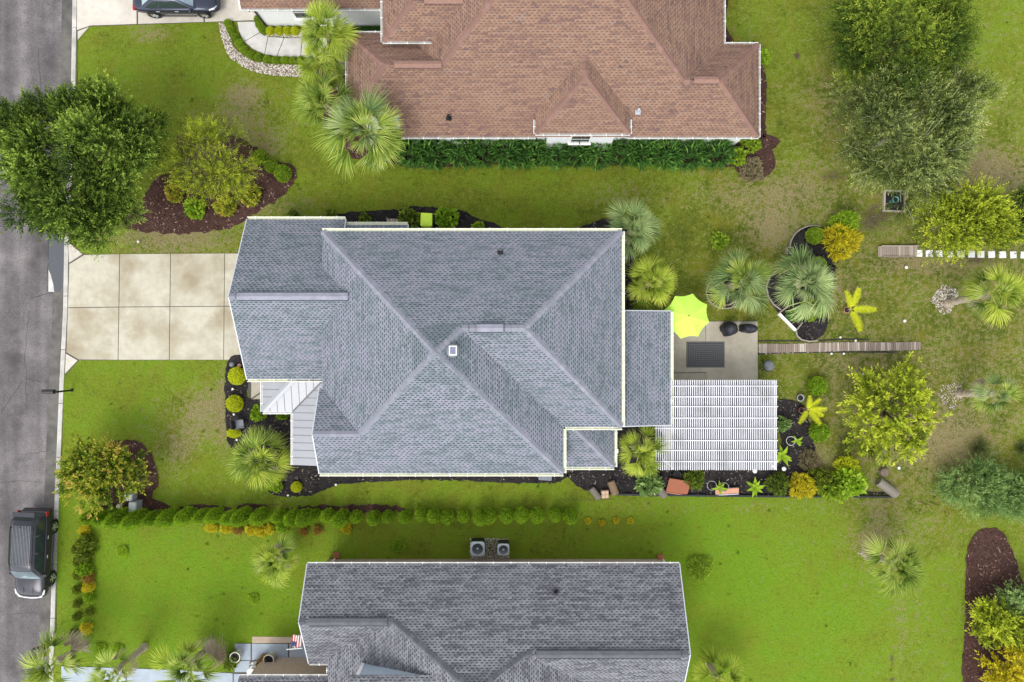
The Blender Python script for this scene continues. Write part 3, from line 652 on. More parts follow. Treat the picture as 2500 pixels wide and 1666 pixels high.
# ---- main house ------------------------------------------------------------------
p = .55; ZB = 4.2
H1 = empty('main_house', (0, 0, 0), label='long house with blue-grey shingle roof and a metal porch roof, between two neighbours', cat='house')
XL, XB, XR, YT, YA, YB = -9.6, 2.6, 5.556, 5.556, -4.354, -6.697
hA = (YT - YA) / 2; yrA = (YT + YA) / 2; hB = (XB - XL) / 2; pk = (XL + hB, YT - hB); zpk = ZB + p * hB; zrA = ZB + p * hA
xrR = XR - hA; xrL = XB - hA; gY = YB + 2.15; gV = YB + 4.3; GX0 = -9.74
fL = lambda x, y: ZB + p * (x - XL); fT = lambda x, y: ZB + p * (YT - y); fR = lambda x, y: ZB + p * (XR - x); fA = lambda x, y: ZB + p * (y - YA); fBR = lambda x, y: ZB + p * (XB - x); fB = lambda x, y: ZB + p * (y - YB)
fG = lambda x, y: ZB + p * (gV - y)
RF = Roof(H1, 'grey_blue', (-1.0, -1.5))
RF.face([(XL, YT), (XL, gV), (XL + 2.15, gY), pk], fL)
RF.face([(XL, YT), pk, (xrL, yrA), (xrR, yrA), (XR, YT)], fT)
RF.face([(XR, YT), (xrR, yrA), (XR, YA)], fR)
RF.face([(XR, YA), (xrR, yrA), (xrL, yrA), (XB, YA)], fA)
RF.face([(XB, YA), (xrL, yrA), pk, (XB, YB)], fBR)
RF.face([(XB, YB), pk, (XL + 2.15, gY), (GX0, gY), (GX0, YB)], fB)
RF.face([(GX0, gY), (XL + 2.15, gY), (XL, gV), (GX0, gV)], fG)
ZC = 2.75; cX0 = -13.97; cN, cS = 6.415, -2.009; cY = (cN + cS) / 2; hC = (cN - cS) / 2; zC = ZC + p * hC; xv = XL + (zC - ZB) / p; dv = (ZB - ZC) / p
fN = lambda x, y: ZC + p * (cN - y); fS = lambda x, y: ZC + p * (y - cS)
RF.face([(cX0, cN), (cX0, cY), (xv, cY), (XL, cN - dv), (-8.8, cN - dv), (-8.8, cN)], fN)
RF.face([(cX0, cS), (-9.2, cS), (-9.2, cS + dv), (XL, cS + dv), (xv, cY), (cX0, cY)], fS)
eX, eT, eB = 8.40, 1.56, -4.43; fE = lambda x, y: 2.6 + .22 * (eX - x)
RF.face(rect(5.16, eB, eX, eT), fE)
dX, dB = 5.40, -6.65; fD1 = lambda x, y: 2.75 + p * (dX - x); fD2 = lambda x, y: 2.75 + p * (y - dB)
RF.face([(dX, dB), (dX, -3.96), (2.71, -3.96)], fD1); RF.face([(dX, dB), (2.71, -3.96), (2.21, -3.96), (2.21, dB)], fD2)
fF = lambda x, y: 2.7 + .3 * (6.14 - y)
RF.face(rect(-8.78, 5.16, -5.52, 6.14), fF)
RF.begin()
z3 = lambda q, f: (q[0], q[1], f(*q))
PK = (pk[0], pk[1], zpk)
for a, b_ in (((XL, YT, ZB), PK), ((XL + 2.15, gY, ZB + p * 2.15), PK), ((XB, YB, ZB), PK), ((xrL, yrA, zrA), PK), ((XR, YT, ZB), (xrR, yrA, zrA)), ((XR, YA, ZB), (xrR, yrA, zrA)), ((GX0, gY, ZB + p * 2.15), (XL + 2.15, gY, ZB + p * 2.15)), ((dX, dB, 2.75), (2.75, -4.0, 4.2)),
              ((xrL, yrA, zrA), (-1.6, yrA, zrA)), ((xrR, yrA, zrA), (-.35, yrA, zrA)), ((cX0, cY, zC), (cX0 + .5, cY, zC)), ((xv + .1, cY, zC), (xv - .15, cY, zC))): RF.ridge(a, b_)
RF.vent((cX0 + .42, cY, zC), (xv - .05, cY, zC), .36); RF.vent((-1.65, yrA, zrA), (-.4, yrA, zrA), .36)
for a, b_, z, o in (((XL - .02, YT), (XR + .02, YT), ZB, (0, 1)), ((XR, YT), (XR, YA), ZB, (1, 0)), ((XR + .02, YA), (XB, YA), ZB, (0, -1)), ((XB, YA), (XB, YB), ZB, (1, 0)), ((XB, YB), (GX0, YB), ZB, (0, -1)),
                    ((cX0, cN), (-8.8, cN), ZC, (0, 1)), ((cX0, cS), (-9.3, cS), ZC, (0, -1)), ((eX, eT), (eX, eB), 2.6, (1, 0)), ((dX, dB), (dX, YA + .1), 2.75, (1, 0)), ((XB + .16, dB), (dX, dB), 2.75, (0, -1)), ((-8.75, 6.14), (-5.52, 6.14), 2.7, (0, 1))): gutter(H1, a, b_, z - .01, M_cream, .15, o)
# white drip edges on gable rakes and shed ends
def rake(house, a, b_, m=M_white, wd=.07):
    a, b_ = Vector(a), Vector(b_); d = (b_ - a); L = d.length
    o = MB().box((0, 0, 0), (L, wd, .14)).obj('rake_board', m, house); o.location = (a + b_) / 2 + Vector((0, 0, -.07)); o.rotation_mode = 'QUATERNION'; o.rotation_quaternion = d.to_track_quat('X', 'Z')
for a, b_ in (((eX, eT + .03, 2.6), (5.5, eT + .03, 3.24)), ((eX, eB - .03, 2.6), (5.5, eB - .03, 3.24)), ((-5.49, 6.14, 2.7), (-5.49, 5.3, 2.95)), ((-8.77, cN, ZC), (-8.77, 5.7, ZC + .39)), ((cX0 - .03, cN, ZC), (cX0 - .03, cY, zC)), ((cX0 - .03, cS, ZC), (cX0 - .03, cY, zC)), ((GX0 - .03, YB, ZB), (GX0 - .03, gY, ZB + p * 2.15)), ((GX0 - .03, gV, ZB), (GX0 - .03, gY, ZB + p * 2.15))): rake(H1, a, b_, M_cream if False else M_wallb, .05)
walls(H1, [(-9.2, 5.15), (-9.2, -6.3), (2.2, -6.3), (2.2, -3.95), (5.15, -3.95), (5.15, 5.15)], 0, 4.12, M_wallb)
wg = walls(H1, rect(-13.55, -1.6, -9.21, 6.0), 0, 2.75, M_wallb)
MB().add([(-13.55, -1.6, 2.751), (-13.55, 6.0, 2.751), (-13.55, cY, 4.85), (-13.45, -1.6, 2.751), (-13.45, 6.0, 2.751), (-13.45, cY, 4.85)], [(0, 2, 1), (3, 4, 5), (0, 3, 5, 2), (1, 2, 5, 4), (0, 1, 4, 3)]).obj('gable_wall', M_wallb, H1)
MB().add([(-9.32, YB + .3, 4.121), (-9.32, gV - .3, 4.121), (-9.32, gY, 5.2), (-9.22, YB + .3, 4.121), (-9.22, gV - .3, 4.121), (-9.22, gY, 5.2)], [(0, 2, 1), (3, 4, 5), (0, 3, 5, 2), (1, 2, 5, 4), (0, 1, 4, 3)]).obj('gable_wall', M_wallb, H1)
walls(H1, rect(5.16, -4.1, 8.1, 1.25), 0, 2.5, M_wallb); walls(H1, rect(2.22, -6.3, 5.05, -3.96), 0, 2.68, M_wallb); walls(H1, rect(-8.6, 5.16, -5.75, 5.85), 0, 2.6, M_wallb)
gd = MB()
for i in range(4): gd.box((-13.58, 2.2, .32 + i * .56), (.05, 4.9, .54))
gd.obj('garage_door', M_white, H1)
window(H1, (-1, 5.17, 2.2), 'y+', 1.2, 1.5); window(H1, (-3, -6.32, 2.2), 'y-', 1.2, 1.5); window(H1, (8.12, -1.5, 1.4), 'x+', 1.8, 1.4); window(H1, (5.17, 3.3, 2.2), 'x+', 1.2, 1.5)
# metal porch roof: panels between standing seams
ZP = 2.3; pp = .2; mX, mY, mX2, mY2 = -13.32, -3.785, -11.70, -6.63
pr = MB().add([(mX, mY, ZP - .03), (mX, -1.62, ZP - .03), (-9.22, -1.62, ZP - .03), (-9.22, mY2, ZP - .03), (mX2, mY2, ZP - .03), (mX2, mY, ZP - .03)], [(0, 5, 4, 3, 2, 1)]).obj('porch_roof', M_metalroof, H1)
q1 = lambda x, y: ZP + pp * (x - mX); q2 = lambda x, y: ZP + pp * (y - mY); q3 = lambda x, y: ZP + pp * (x - mX2)
def mpanels(poly, f, axis, start, step, end):
    t = start
    while t < end:
        lo, hi = t + .012, min(t + step - .012, end)
        c = clip_rect(poly, *((-99, 99, lo, hi) if axis == 'y' else (lo, hi, -99, 99)))
        if c and parea(c) > .01: MB().add([(x, y, f(x, y)) for x, y in c] + [(x, y, f(x, y) - .02) for x, y in c], [tuple(range(len(c)))] + [(i, i + len(c), (i + 1) % len(c) + len(c), (i + 1) % len(c)) for i in range(len(c))]).obj('panel', M_metalroof, pr)
        t += step
        c = clip_rect(poly, *((-99, 99, t - .014, t + .014) if axis == 'y' else (t - .014, t + .014, -99, 99)))
        if c and parea(c) > .004: MB().add([(x, y, f(x, y) + .016) for x, y in c] + [(x, y, f(x, y) - .01) for x, y in c], [tuple(range(len(c)))] + [(i, i + len(c), (i + 1) % len(c) + len(c), (i + 1) % len(c)) for i in range(len(c))]).obj('seam', M_seam, pr)
mpanels([(mX, mY), (mX + 2.165, -1.62), (mX, -1.62)], q1, 'y', mY, .40, -1.62)
mpanels([(mX, mY), (mX2, mY), (mX2 + 2.165, -1.62), (mX + 2.165, -1.62)], q2, 'x', mX, .40, mX2 + 2.2)
mpanels([(mX2, mY), (mX2, mY2), (-9.22, mY2), (-9.22, -1.62), (mX2 + 2.165, -1.62)], q3, 'y', mY2, .40, -1.62)
hipc = MB()
for (ax, ay, w_, nm, mt) in ((mX, mY, .17, 'hip_flashing', M_metalroof), (mX2, mY, .035, 'valley_flashing', M_seam)):
    d = 2.1; f = q1 if nm[0] == 'h' else q3
    MB().add([(ax + w_ * .7 + .02, ay - w_ * .7 + .05, f(ax, ay) + .03), (ax - w_ * .7 + .02, ay + w_ * .7 + .05, f(ax, ay) + .03), (ax + d - w_ * .7, ay + d + w_ * .7, f(ax + d, 0) + .03), (ax + d + w_ * .7, ay + d - w_ * .7, f(ax + d, 0) + .03), (ax, ay, f(ax, ay) + .05), (ax + d, ay + d, f(ax + d, 0) + .05)], [(0, 4, 5, 3), (4, 1, 2, 5)]).obj(nm, mt, pr)
for a, b_, o in (((mX, -1.95), (mX, mY), (-1, 0)), ((mX, mY), (mX2, mY), (0, -1)), ((mX2, mY), (mX2, mY2), (-1, 0))): gutter(H1, a, b_, ZP - .01, M_white, .12, o, .8)
for x, y in ((mX + .15, mY + .15), (mX2 + .15, mY2 + .2), (mX2 + .15, mY + .1)): MB().box((x, y, 1.13), (.2, .2, 2.2)).obj('porch_post', M_white, H1)
# vents on the roof
def turbine(x, y, z):
    o = MB().lathe([(.34, 0), (.34, .03), (.30, .05), (.30, .10), (.33, .12), (.30, .19), (.22, .24), (.02, .27)], 24, (x, y, z)).obj('roof_vent', M_grey, H1, True)
    MB().box((x + .03, y, z + .30), (.36, .44, .04)).obj('panel_frame', M_white, o); MB().box((x + .03, y, z + .315), (.26, .34, .04)).obj('solar_panel', plain('solar_cell', (.16, .17, .24), .2), o)
vx, vy, _ = G(1106, 856, 7.0); turbine(vx, vy, fBR(vx, vy) - .02)
def pipe(house, px, py, f, z0, m):
    x, y, _ = G(px, py, z0); z = f(x, y)
    MB().box((x, y - .02, z + .03), (.28, .3, .05)).tube([(x, y, z), (x, y, z + .32)], [.085, .075], 10).obj('vent_pipe', m, house)
pipe(H1, 1221, 617, fT, 5.2, M_blackm)
# kit on the south wall: wall box with two dishes' wheels (hose cart) belongs to the yard objects
MB().box((5.52, -5.83, 2.62), (.20, .22, .1)).obj('downspout_head', M_white, H1)
downspout(H1, (5.53, -5.83), 2.6)

# ---- north neighbour, brown roof --------------------------------------------------
p2 = .58; Z2 = 2.8
H2 = empty('brown_roof_house', (0, 0, 0), label='white house with brown-red shingle roof and a hipped dormer', cat='house')
R2 = Roof(H2, 'brown', (2, 12.0))
s0, bl, br, wr = 10.745, -6.6, 11.155, 12.99
fS2 = lambda x, y: Z2 + p2 * (y - s0); fW2 = lambda x, y: Z2 + p2 * (x - bl); fE2 = lambda x, y: Z2 + p2 * (br - x)
pkx = (bl + br) / 2; pky = s0 + (br - bl) / 2; yr = 13.83; xl = bl + yr - s0; zwr = fS2(0, yr); zwe = zwr - p2 * 2.15
ry = 13.1925; rx = 10.5425; rh = br - 2.4475
R2.face([(-5.85, s0), (wr, s0), (rx, ry), (rh, ry), (pkx, pky), (xl, yr), (-6.4, yr), (-8.55, 11.68), (-5.85, 11.68)], fS2)
R2.face([(-6.4, yr), (xl, yr), (xl - 2.15, yr + 2.15), (-8.55, yr + 2.15)], lambda x, y: zwr - p2 * (y - yr))
R2.face([(-8.55, 11.68), (-6.4, yr), (-8.55, yr + 2.15)], lambda x, y: zwe + p2 * (x + 8.55))
R2.face([(xl, yr), (pkx, pky), (pkx, 21.1), (bl, 30), (bl, yr + 2.15), (xl - 2.15, yr + 2.15)], fW2)
R2.face([(rh, ry), (br, 15.64), (br, 30), (pkx, 21.1), (pkx, pky)], fE2)
R2.face([(rh, ry), (rx, ry), (wr, 15.64), (br, 15.64)], lambda x, y: Z2 + p2 * (15.64 - y))
R2.face([(wr, s0), (wr, 15.64), (rx, ry)], lambda x, y: Z2 + p2 * (wr - x))
R2.face([(bl, 30), (br, 30), (pkx, 21.1)], lambda x, y: Z2 + p2 * (30 - y), False)
uz, ux, uy, uh = 4.3, -6.53, 15.11, 1.61; uzr = uz + p2 * uh; uxr = bl + (uzr - Z2) / p2; uxe = bl + (uz - Z2) / p2
R2.face([(ux, uy), (uxe, uy), (uxr, uy + uh), (ux + uh, uy + uh)], lambda x, y: uz + p2 * (y - uy))
R2.face([(ux + uh, uy + uh), (uxr, uy + uh), (uxe, uy + 2 * uh), (ux, uy + 2 * uh)], lambda x, y: uz + p2 * (uy + 2 * uh - y))
R2.face([(ux, uy), (ux + uh, uy + uh), (ux, uy + 2 * uh)], lambda x, y: uz + p2 * (x - ux))
R2.face(rect(-14.28, 17.5, -6.2, 20.5), lambda x, y: Z2 + p2 * (y - 17.5)); R2.face(rect(-14.28, 20.5, -6.2, 23.5), lambda x, y: Z2 + p2 * (23.5 - y), False)
dz, dc, dh, dy0 = 3.4, 3.66, 2.45, 10.74; dyv = s0 + (dz - Z2) / p2; dyr = s0 + (dz + p2 * dh - Z2) / p2
R2.face([(dc - dh, dy0), (dc + dh, dy0), (dc, dy0 + dh)], lambda x, y: dz + p2 * (y - dy0))
R2.face([(dc - dh, dy0), (dc, dy0 + dh), (dc, dyr), (dc - dh, dyv)], lambda x, y: dz + p2 * (x - dc + dh))
R2.face([(dc + dh, dy0), (dc + dh, dyv), (dc, dyr), (dc, dy0 + dh)], lambda x, y: dz + p2 * (dc + dh - x))
R2.begin()
zd = dz + p2 * dh
for a, b_ in (((wr, s0, Z2), (rx, ry, fS2(0, ry))), ((wr, 15.64, Z2), (rx, ry, fS2(0, ry))), ((rh, ry, fS2(0, ry)), (pkx, pky, fS2(0, pky))), ((rh, ry, fS2(0, ry)), (9.2, ry, fS2(0, ry))), ((xl, yr, zwr), (pkx, pky, fS2(0, pky))), ((-8.55, 11.68, zwe), (-6.4, yr, zwr)), ((-8.55, yr + 2.15, zwe), (-6.4, yr, zwr)), ((-6.4, yr, zwr), (-5.9, yr, zwr)),
              ((ux, uy, uz), (ux + uh, uy + uh, uzr)), ((ux, uy + 2 * uh, uz), (ux + uh, uy + uh, uzr)), ((dc - dh, dy0, dz), (dc, dy0 + dh, zd)), ((dc + dh, dy0, dz), (dc, dy0 + dh, zd)), ((dc, dy0 + dh, zd), (dc, dyr, zd))): R2.ridge(a, b_)
R2.vent((9.2, ry, fS2(0, ry)), (rx - .1, ry, fS2(0, ry))); R2.vent((-5.9, yr, zwr), (xl, yr, zwr)); R2.vent((-4.3, uy + uh, uzr), (uxr, uy + uh, uzr))
for a, b_, z, o in (((-5.85, s0), (1.25, s0), Z2, (0, -1)), ((6.07, s0), (wr, s0), Z2, (0, -1)), ((wr, s0), (wr, 15.64), Z2, (1, 0)), ((wr, 15.64), (br, 15.64), Z2, (0, 1)), ((br, 15.66), (br, 26), Z2, (1, 0)), ((-8.55, 11.68), (-5.9, 11.68), zwe, (0, -1)), ((-8.55, 11.68), (-8.55, yr + 2.15), zwe, (-1, 0)), ((-8.55, yr + 2.15), (-6.6, yr + 2.15), zwe, (0, 1)),
                    ((ux, uy), (uxe, uy), uz, (0, -1)), ((ux, uy), (ux, uy + 2 * uh), uz, (-1, 0)), ((-14.28, 17.5), (-6.6, 17.5), Z2, (0, -1)), ((dc - dh, dy0), (dc + dh, dy0), dz, (0, -1)), ((dc - dh, dy0), (dc - dh, dyv - .3), dz, (-1, 0)), ((dc + dh, dy0), (dc + dh, dyv - .3), dz, (1, 0))): gutter(H2, a, b_, z - .01, M_trim, .10, o, .75)
rake(H2, (-14.31, 17.5, Z2), (-14.31, 20.5, Z2 + p2 * 3))
walls(H2, [(-5.5, 11.1), (12.6, 11.1), (12.6, 15.25), (10.8, 15.25), (10.8, 29.6), (-6.2, 29.6), (-6.2, 12.1), (-5.5, 12.1)], 0, 2.8, M_wallw)
walls(H2, rect(-8.2, 12.05, -6.21, 15.6), 0, 3.25, M_wallw); walls(H2, rect(-13.95, 17.88, -6.21, 23.1), 0, 2.75, M_wallw); walls(H2, rect(-6.2, 15.5, -4.4, 18.0), 2.81, 4.22, M_wallw)
walls(H2, rect(dc - 1.78, 10.80, dc + 1.78, 11.09), 0, 3.3, M_wallw, 'dormer_wall'); walls(H2, rect(dc - 2.1, 11.11, dc + 2.1, 12.2), 2.81, 3.3, M_wallw, 'dormer_wall')
window(H2, (dc, 10.80, 2.3), 'y-', 1.05, 1.3)
gx0 = G(734, 33, 1.9)[0]; window(H2, (gx0 - .05, 17.88, 1.65), 'y-', .95, 1.35)
window(H2, (-2.5, 11.1, 1.6), 'y-', 1.1, 1.4); window(H2, (8.6, 11.1, 1.6), 'y-', 1.1, 1.4)
MB().tube([(-13.9, 17.44, 2.65), (-13.9, 17.62, 2.45), (-13.9, 17.80, 2.3), (-13.9, 17.82, .3), (-13.75, 17.6, .12)], .05, 8).obj('downspout', M_blackm, H2)
pipe(H2, 1093, 276, fS2, 4.0, M_blackm); pipe(H2, 1562, 264, fS2, 4.0, M_lgrey)

# ---- south neighbour, charcoal roof ----------------------------------------------
H3 = empty('charcoal_roof_house', (0, 0, 0), label='house with charcoal grey shingle roof, paved porch and a flag', cat='house')
R3 = Roof(H3, 'charcoal', (-1, -13.5)); n0, hl, hr = -11.75, -10.77, 8.80
f3N = lambda x, y: Z2 + p2 * (n0 - y); zl = f3N(0, -14.2); zr3 = f3N(0, -15.5); pW = .385
f3W = lambda x, y: zl + pW * (x + 6.0); f3E = lambda x, y: zr3 - pW * (x - .69); f3S = lambda x, y: zl - p2 * (-14.2 - y); f3S2 = lambda x, y: zr3 - p2 * (-15.5 - y)
R3.face([(hl, n0), (hl, -14.2), (-6, -14.2), (-1.77, -17.04), (.69, -15.5), (hr, -15.5), (hr, n0)], f3N)
R3.face([(hl, -14.2), (hl, -17.1), (-9.75, -17.1), (-10.4, -17.1), (-6, -14.2)][:2] + [(-9.7, -17.1), (-9.7, -16.66), (-6, -14.2)], f3S)
R3.face([(-6, -14.2), (-9.7, -16.66), (-9.7, -22), (-1.77, -22), (-1.77, -17.04)], f3W)
R3.face([(.69, -15.5), (6.7, -19.5), (6.7, -23), (-1.77, -23), (-1.77, -17.04)], f3E)
R3.face([(.69, -15.5), (hr, -15.5), (hr, -19.5), (6.7, -19.5)][::-1], f3S2)
R3.face(rect(-14.4, -20.5, -9.72, -17.69), lambda x, y: 2.75 + p2 * (-17.69 - y))
R3.face(rect(-8.0, -19.5, -2.6, -16.5), lambda x, y: 5.0 + .4 * (-16.5 - y))
R3.begin()
for a, b_ in (((hl, -14.2, zl), (hl + .5, -14.2, zl)), ((-6, -14.2, zl), (-6.35, -14.2, zl)), ((-6, -14.2, zl), (-1.77, -17.04, f3N(0, -17.04))), ((.69, -15.5, zr3), (-1.77, -17.04, f3N(0, -17.04))), ((.69, -15.5, zr3), (1.2, -15.5, zr3)), ((hr - .4, -15.5, zr3), (hr, -15.5, zr3))): R3.ridge(a, b_, .36)
R3.vent((hl + .5, -14.2, zl), (-6.3, -14.2, zl), .36); R3.vent((1.2, -15.5, zr3), (hr - .45, -15.5, zr3), .36)
for a, b_, z, o in (((hl, n0), (hr, n0), Z2, (0, 1)), ((hl + .02, -17.1), (-9.7, -17.1), f3S(0, -17.1), (0, -1)), ((-14.4, -17.69), (-9.72, -17.69), 2.75, (0, 1)), ((-9.7, -17.24), (-9.7, -17.55), 2.72, (-1, 0))): gutter(H3, a, b_, z - .01, M_trim, .10, o, .9)
for a, b_ in (((hl - .03, n0, Z2), (hl - .03, -14.2, zl)), ((hl - .03, -17.1, f3S(0, -17.1)), (hl - .03, -14.2, zl)), ((hr + .03, n0, Z2), (hr + .03, -15.5, zr3)), ((hr + .03, -19.5, f3S2(0, -19.5)), (hr + .03, -15.5, zr3))): rake(H3, a, b_, M_wallb, .05)
walls(H3, [(hl + .35, -12.38), (8.45, -12.38), (8.45, -19.2), (-9.3, -19.2), (-9.3, -16.7), (hl + .35, -16.7)], 0, 2.55, M_wallt); walls(H3, rect(-14.1, -20.2, -9.31, -17.95), 0, 2.7, M_wallt)
for x0, x1, yp, f in ((hl + .35, hl + .45, -14.2, f3N), (8.35, 8.45, -15.5, f3N)):
    e = .35; MB().add([(x, y, z) for x in (x0, x1) for y, z in ((-12.4, 2.551), (yp, f(0, yp) - .15), (2 * yp + 12.4, 2.551))], [(0, 1, 2), (5, 4, 3), (0, 3, 4, 1), (1, 4, 5, 2), (2, 5, 3, 0)]).obj('gable_wall', M_wallt, H3)
MB().add([(-7.62, -16.6, f3W(-7.62, 0) - .05), (-3.9, -16.6, 5.0), (-7.62, -16.6, 5.0), (-7.62, -17.2, f3W(-7.62, 0) - .05), (-3.9, -17.2, 5.0), (-7.62, -17.2, 5.0)], [(0, 2, 1), (3, 4, 5), (0, 3, 5, 2), (1, 2, 5, 4), (0, 1, 4, 3)]).obj('dormer_wall', plain('blue_grey_siding', (.33, .39, .45), .6, var=.05), H3)
MB().add([(-7.75, -16.57, f3W(-7.7, 0)), (-7.58, -16.57, f3W(-7.6, 0)), (-7.58, -16.57, 4.97), (-7.75, -16.57, 4.97), (-7.75, -16.72, f3W(-7.7, 0)), (-7.58, -16.72, f3W(-7.6, 0)), (-7.58, -16.72, 4.97), (-7.75, -16.72, 4.97)], [(0, 3, 2, 1), (4, 5, 6, 7), (0, 4, 7, 3), (1, 2, 6, 5), (3, 7, 6, 2)]).obj('corner_board', M_white, H3)
pipe(H3, 1358, 1455, f3N, 4.0, M_blackm)
for px, py in ((819, 1362), (1616, 1368)):
    x, y, _ = G(px, py); sb = MB().box((x + (.08 if px < 1000 else -.1), y + .16, .05), (.34, .36, .08), .1).obj('splash_block', M_terra, H3, bevel=.015)
    MB().tube([(x, -11.72, 2.7), (x, -12.30, 2.45), (x, -12.31, .35), (x, y - .02, .16)], .05, 8).obj('downspout', M_white, H3)
# ------------------------------------------------------------ vegetation
def unit(v): return v / (np.linalg.norm(v, axis=-1, keepdims=True) + 1e-9)
def rdir(n): return unit(rng.normal(size=(n, 3)))
def leaf_arrays(Pn, D, L, ratio, tint, up=.7):
    """kite shaped leaves: base, two shoulders, tip"""
    n = len(Pn); D = unit(D); s = unit(np.cross(D, unit(np.array([0, 0, 1.]) * up + rng.normal(size=(n, 3)) * .6)))
    nn = np.cross(s, D); L = np.asarray(L)[:, None]; Wd = L * ratio
    mid = Pn + D * L * .45 + nn * L * .06
    V = np.stack([Pn, mid + s * Wd * .5, Pn + D * L - nn * L * .05, mid - s * Wd * .5], 1).reshape(-1, 3)
    return V, np.arange(4 * n).reshape(-1, 4), np.repeat(tint, 4)
def merge(parts):
    Vs, Fs, Ts, k = [], [], [], 0
    for V, F, T in parts: Vs.append(V); Fs.append(F + k); Ts.append(T); k += len(V)
    return np.concatenate(Vs), np.concatenate(Fs), np.concatenate(Ts)
def blob(rx, ry, rz, zc, n1=10, n2=7, amp=.1):
    V = []; F = []
    for i in range(n2 + 1):
        th = math.pi * i / n2
        for j in range(n1):
            ph = 2 * math.pi * j / n1; r_ = 1 + random.uniform(-amp, amp)
            V.append((rx * r_ * math.sin(th) * math.cos(ph), ry * r_ * math.sin(th) * math.sin(ph), zc + rz * r_ * math.cos(th)))
    for i in range(n2):
        for j in range(n1): F.append((i * n1 + j, (i + 1) * n1 + j, (i + 1) * n1 + (j + 1) % n1, i * n1 + (j + 1) % n1))
    return np.array(V), np.array(F), np.full(len(V), .25)  # core takes a dark tint, painting shade into the shrub's middle
def shrub_mesh(name, m, n=900, leaf=.07, ratio=.5, shape='ball', lump=.12, hgt=.85, core=.8, droop=.0, tb=.5, tv=.18):
    """unit shrub: radius 1, base at z=0; leaves stand on an uneven shell"""
    d = rdir(n * 2); d = d[d[:, 2] > -.55][:n]; n = len(d)
    ph = rng.uniform(0, 6.28, 6)
    wob = 1 + lump * (np.sin(3 * np.arctan2(d[:, 1], d[:, 0]) + ph[0] + 2 * d[:, 2]) * .5 + np.sin(7 * np.arctan2(d[:, 1], d[:, 0]) + ph[1] + 5 * d[:, 2]) * .35 + np.sin(9 * d[:, 2] + ph[2]) * .3)
    rr = wob * rng.uniform(.86, 1.0, n)
    if shape == 'ball': S = np.array([1, 1, hgt]); P_ = d * rr[:, None] * S + np.array([0, 0, hgt * .80])
    elif shape == 'cone':                               # egg-shaped conifer, pointed top
        h = (d[:, 2] + 1) / 2; h = rng.beta(1.3, 1.5, n); prof = np.sqrt(np.clip(1 - (np.clip((h - .32) / .68, 0, 1)) ** 1.7, 0, 1)) * np.clip(.72 + h, 0, 1)
        a = rng.uniform(0, 6.28, n); wob = 1 + lump * (np.sin(4 * a + 6 * h + ph[0]) * .5 + np.sin(9 * a + 9 * h + ph[1]) * .5)
        rr = prof * wob * rng.uniform(.88, 1.02, n); P_ = np.stack([np.cos(a) * rr, np.sin(a) * rr, h * hgt], -1); d = unit(np.stack([np.cos(a), np.sin(a), .25 + 1.6 * np.clip(h - .4, 0, 1)], -1))
    D = d + rng.normal(size=(n, 3)) * .55 + np.array([0, 0, .35 - droop])
    ti = np.clip(tb + rng.normal(0, tv, n) + .15 * (wob - 1) / max(lump, .01) * .5, 0, 1)
    lv = leaf_arrays(P_ - unit(D) * leaf * .3, D, leaf * rng.uniform(.7, 1.3, n), ratio, ti)
    parts = [lv]
    if core:
        if shape == 'ball': parts.append(blob(core, core, core * hgt, hgt * .80))
        else:
            V = []; F = []
            for i, (h, r_) in enumerate(((0, .35), (.12, .62), (.35, .80), (.6, .68), (.8, .45), (.93, .2), (.97, .02))):
                for j in range(10): V.append((core * r_ * math.cos(j * .628), core * r_ * math.sin(j * .628), h * hgt))
            for i in range(6):
                for j in range(10): F.append((i * 10 + j, i * 10 + (j + 1) % 10, (i + 1) * 10 + (j + 1) % 10, (i + 1) * 10 + j))
            parts.append((np.array(V), np.array(F), np.full(len(V), .2)))  # dark tint paints shade inside the cone
    V, F, T = merge(parts)
    return npmesh(name, V, F, m, T)
def sprig_parts(base, D, L, nl, leaf, ratio, tint, arch=.15, tipup=.35):
    """twigs with alternate leaves: base (n,3), D (n,3), L (n,)"""
    n = len(base); D = unit(D); s = unit(np.cross(D, np.array([0, 0, 1.]) + rng.normal(size=(n, 3)) * .4))
    t = np.linspace(.12, 1, nl)[None, :, None]; Lc = L[:, None, None]
    P_ = base[:, None] + D[:, None] * t * Lc + np.array([0, 0, -1.])[None, None] * (t ** 2) * Lc * arch
    sg = np.where(np.arange(nl) % 2 == 0, 1, -1)[None, :, None]
    Dl = D[:, None] * .75 + s[:, None] * sg * .8 + rng.normal(size=(n, nl, 3)) * .25
    Dl[:, -1] = D + rng.normal(size=(n, 3)) * .15
    ti = np.clip(tint[:, None] + (t[..., 0] - .5) * tipup + rng.normal(0, .08, (n, nl)), 0, 1)  # tint paints crown shade at the sprig base, highlights at its tip
    return leaf_arrays(P_.reshape(-1, 3), Dl.reshape(-1, 3), leaf * rng.uniform(.75, 1.25, n * nl), ratio, ti.ravel())
def ribbons(a, b_, wd):
    s = unit(np.cross(b_ - a, np.array([0, 0, 1.]) + rng.normal(size=a.shape) * .3)) * wd
    n = len(a); V = np.stack([a - s, a + s, b_ + s * .4, b_ - s * .4], 1).reshape(-1, 3); return V, np.arange(4 * n).reshape(-1, 4), np.full(4 * n, .5)
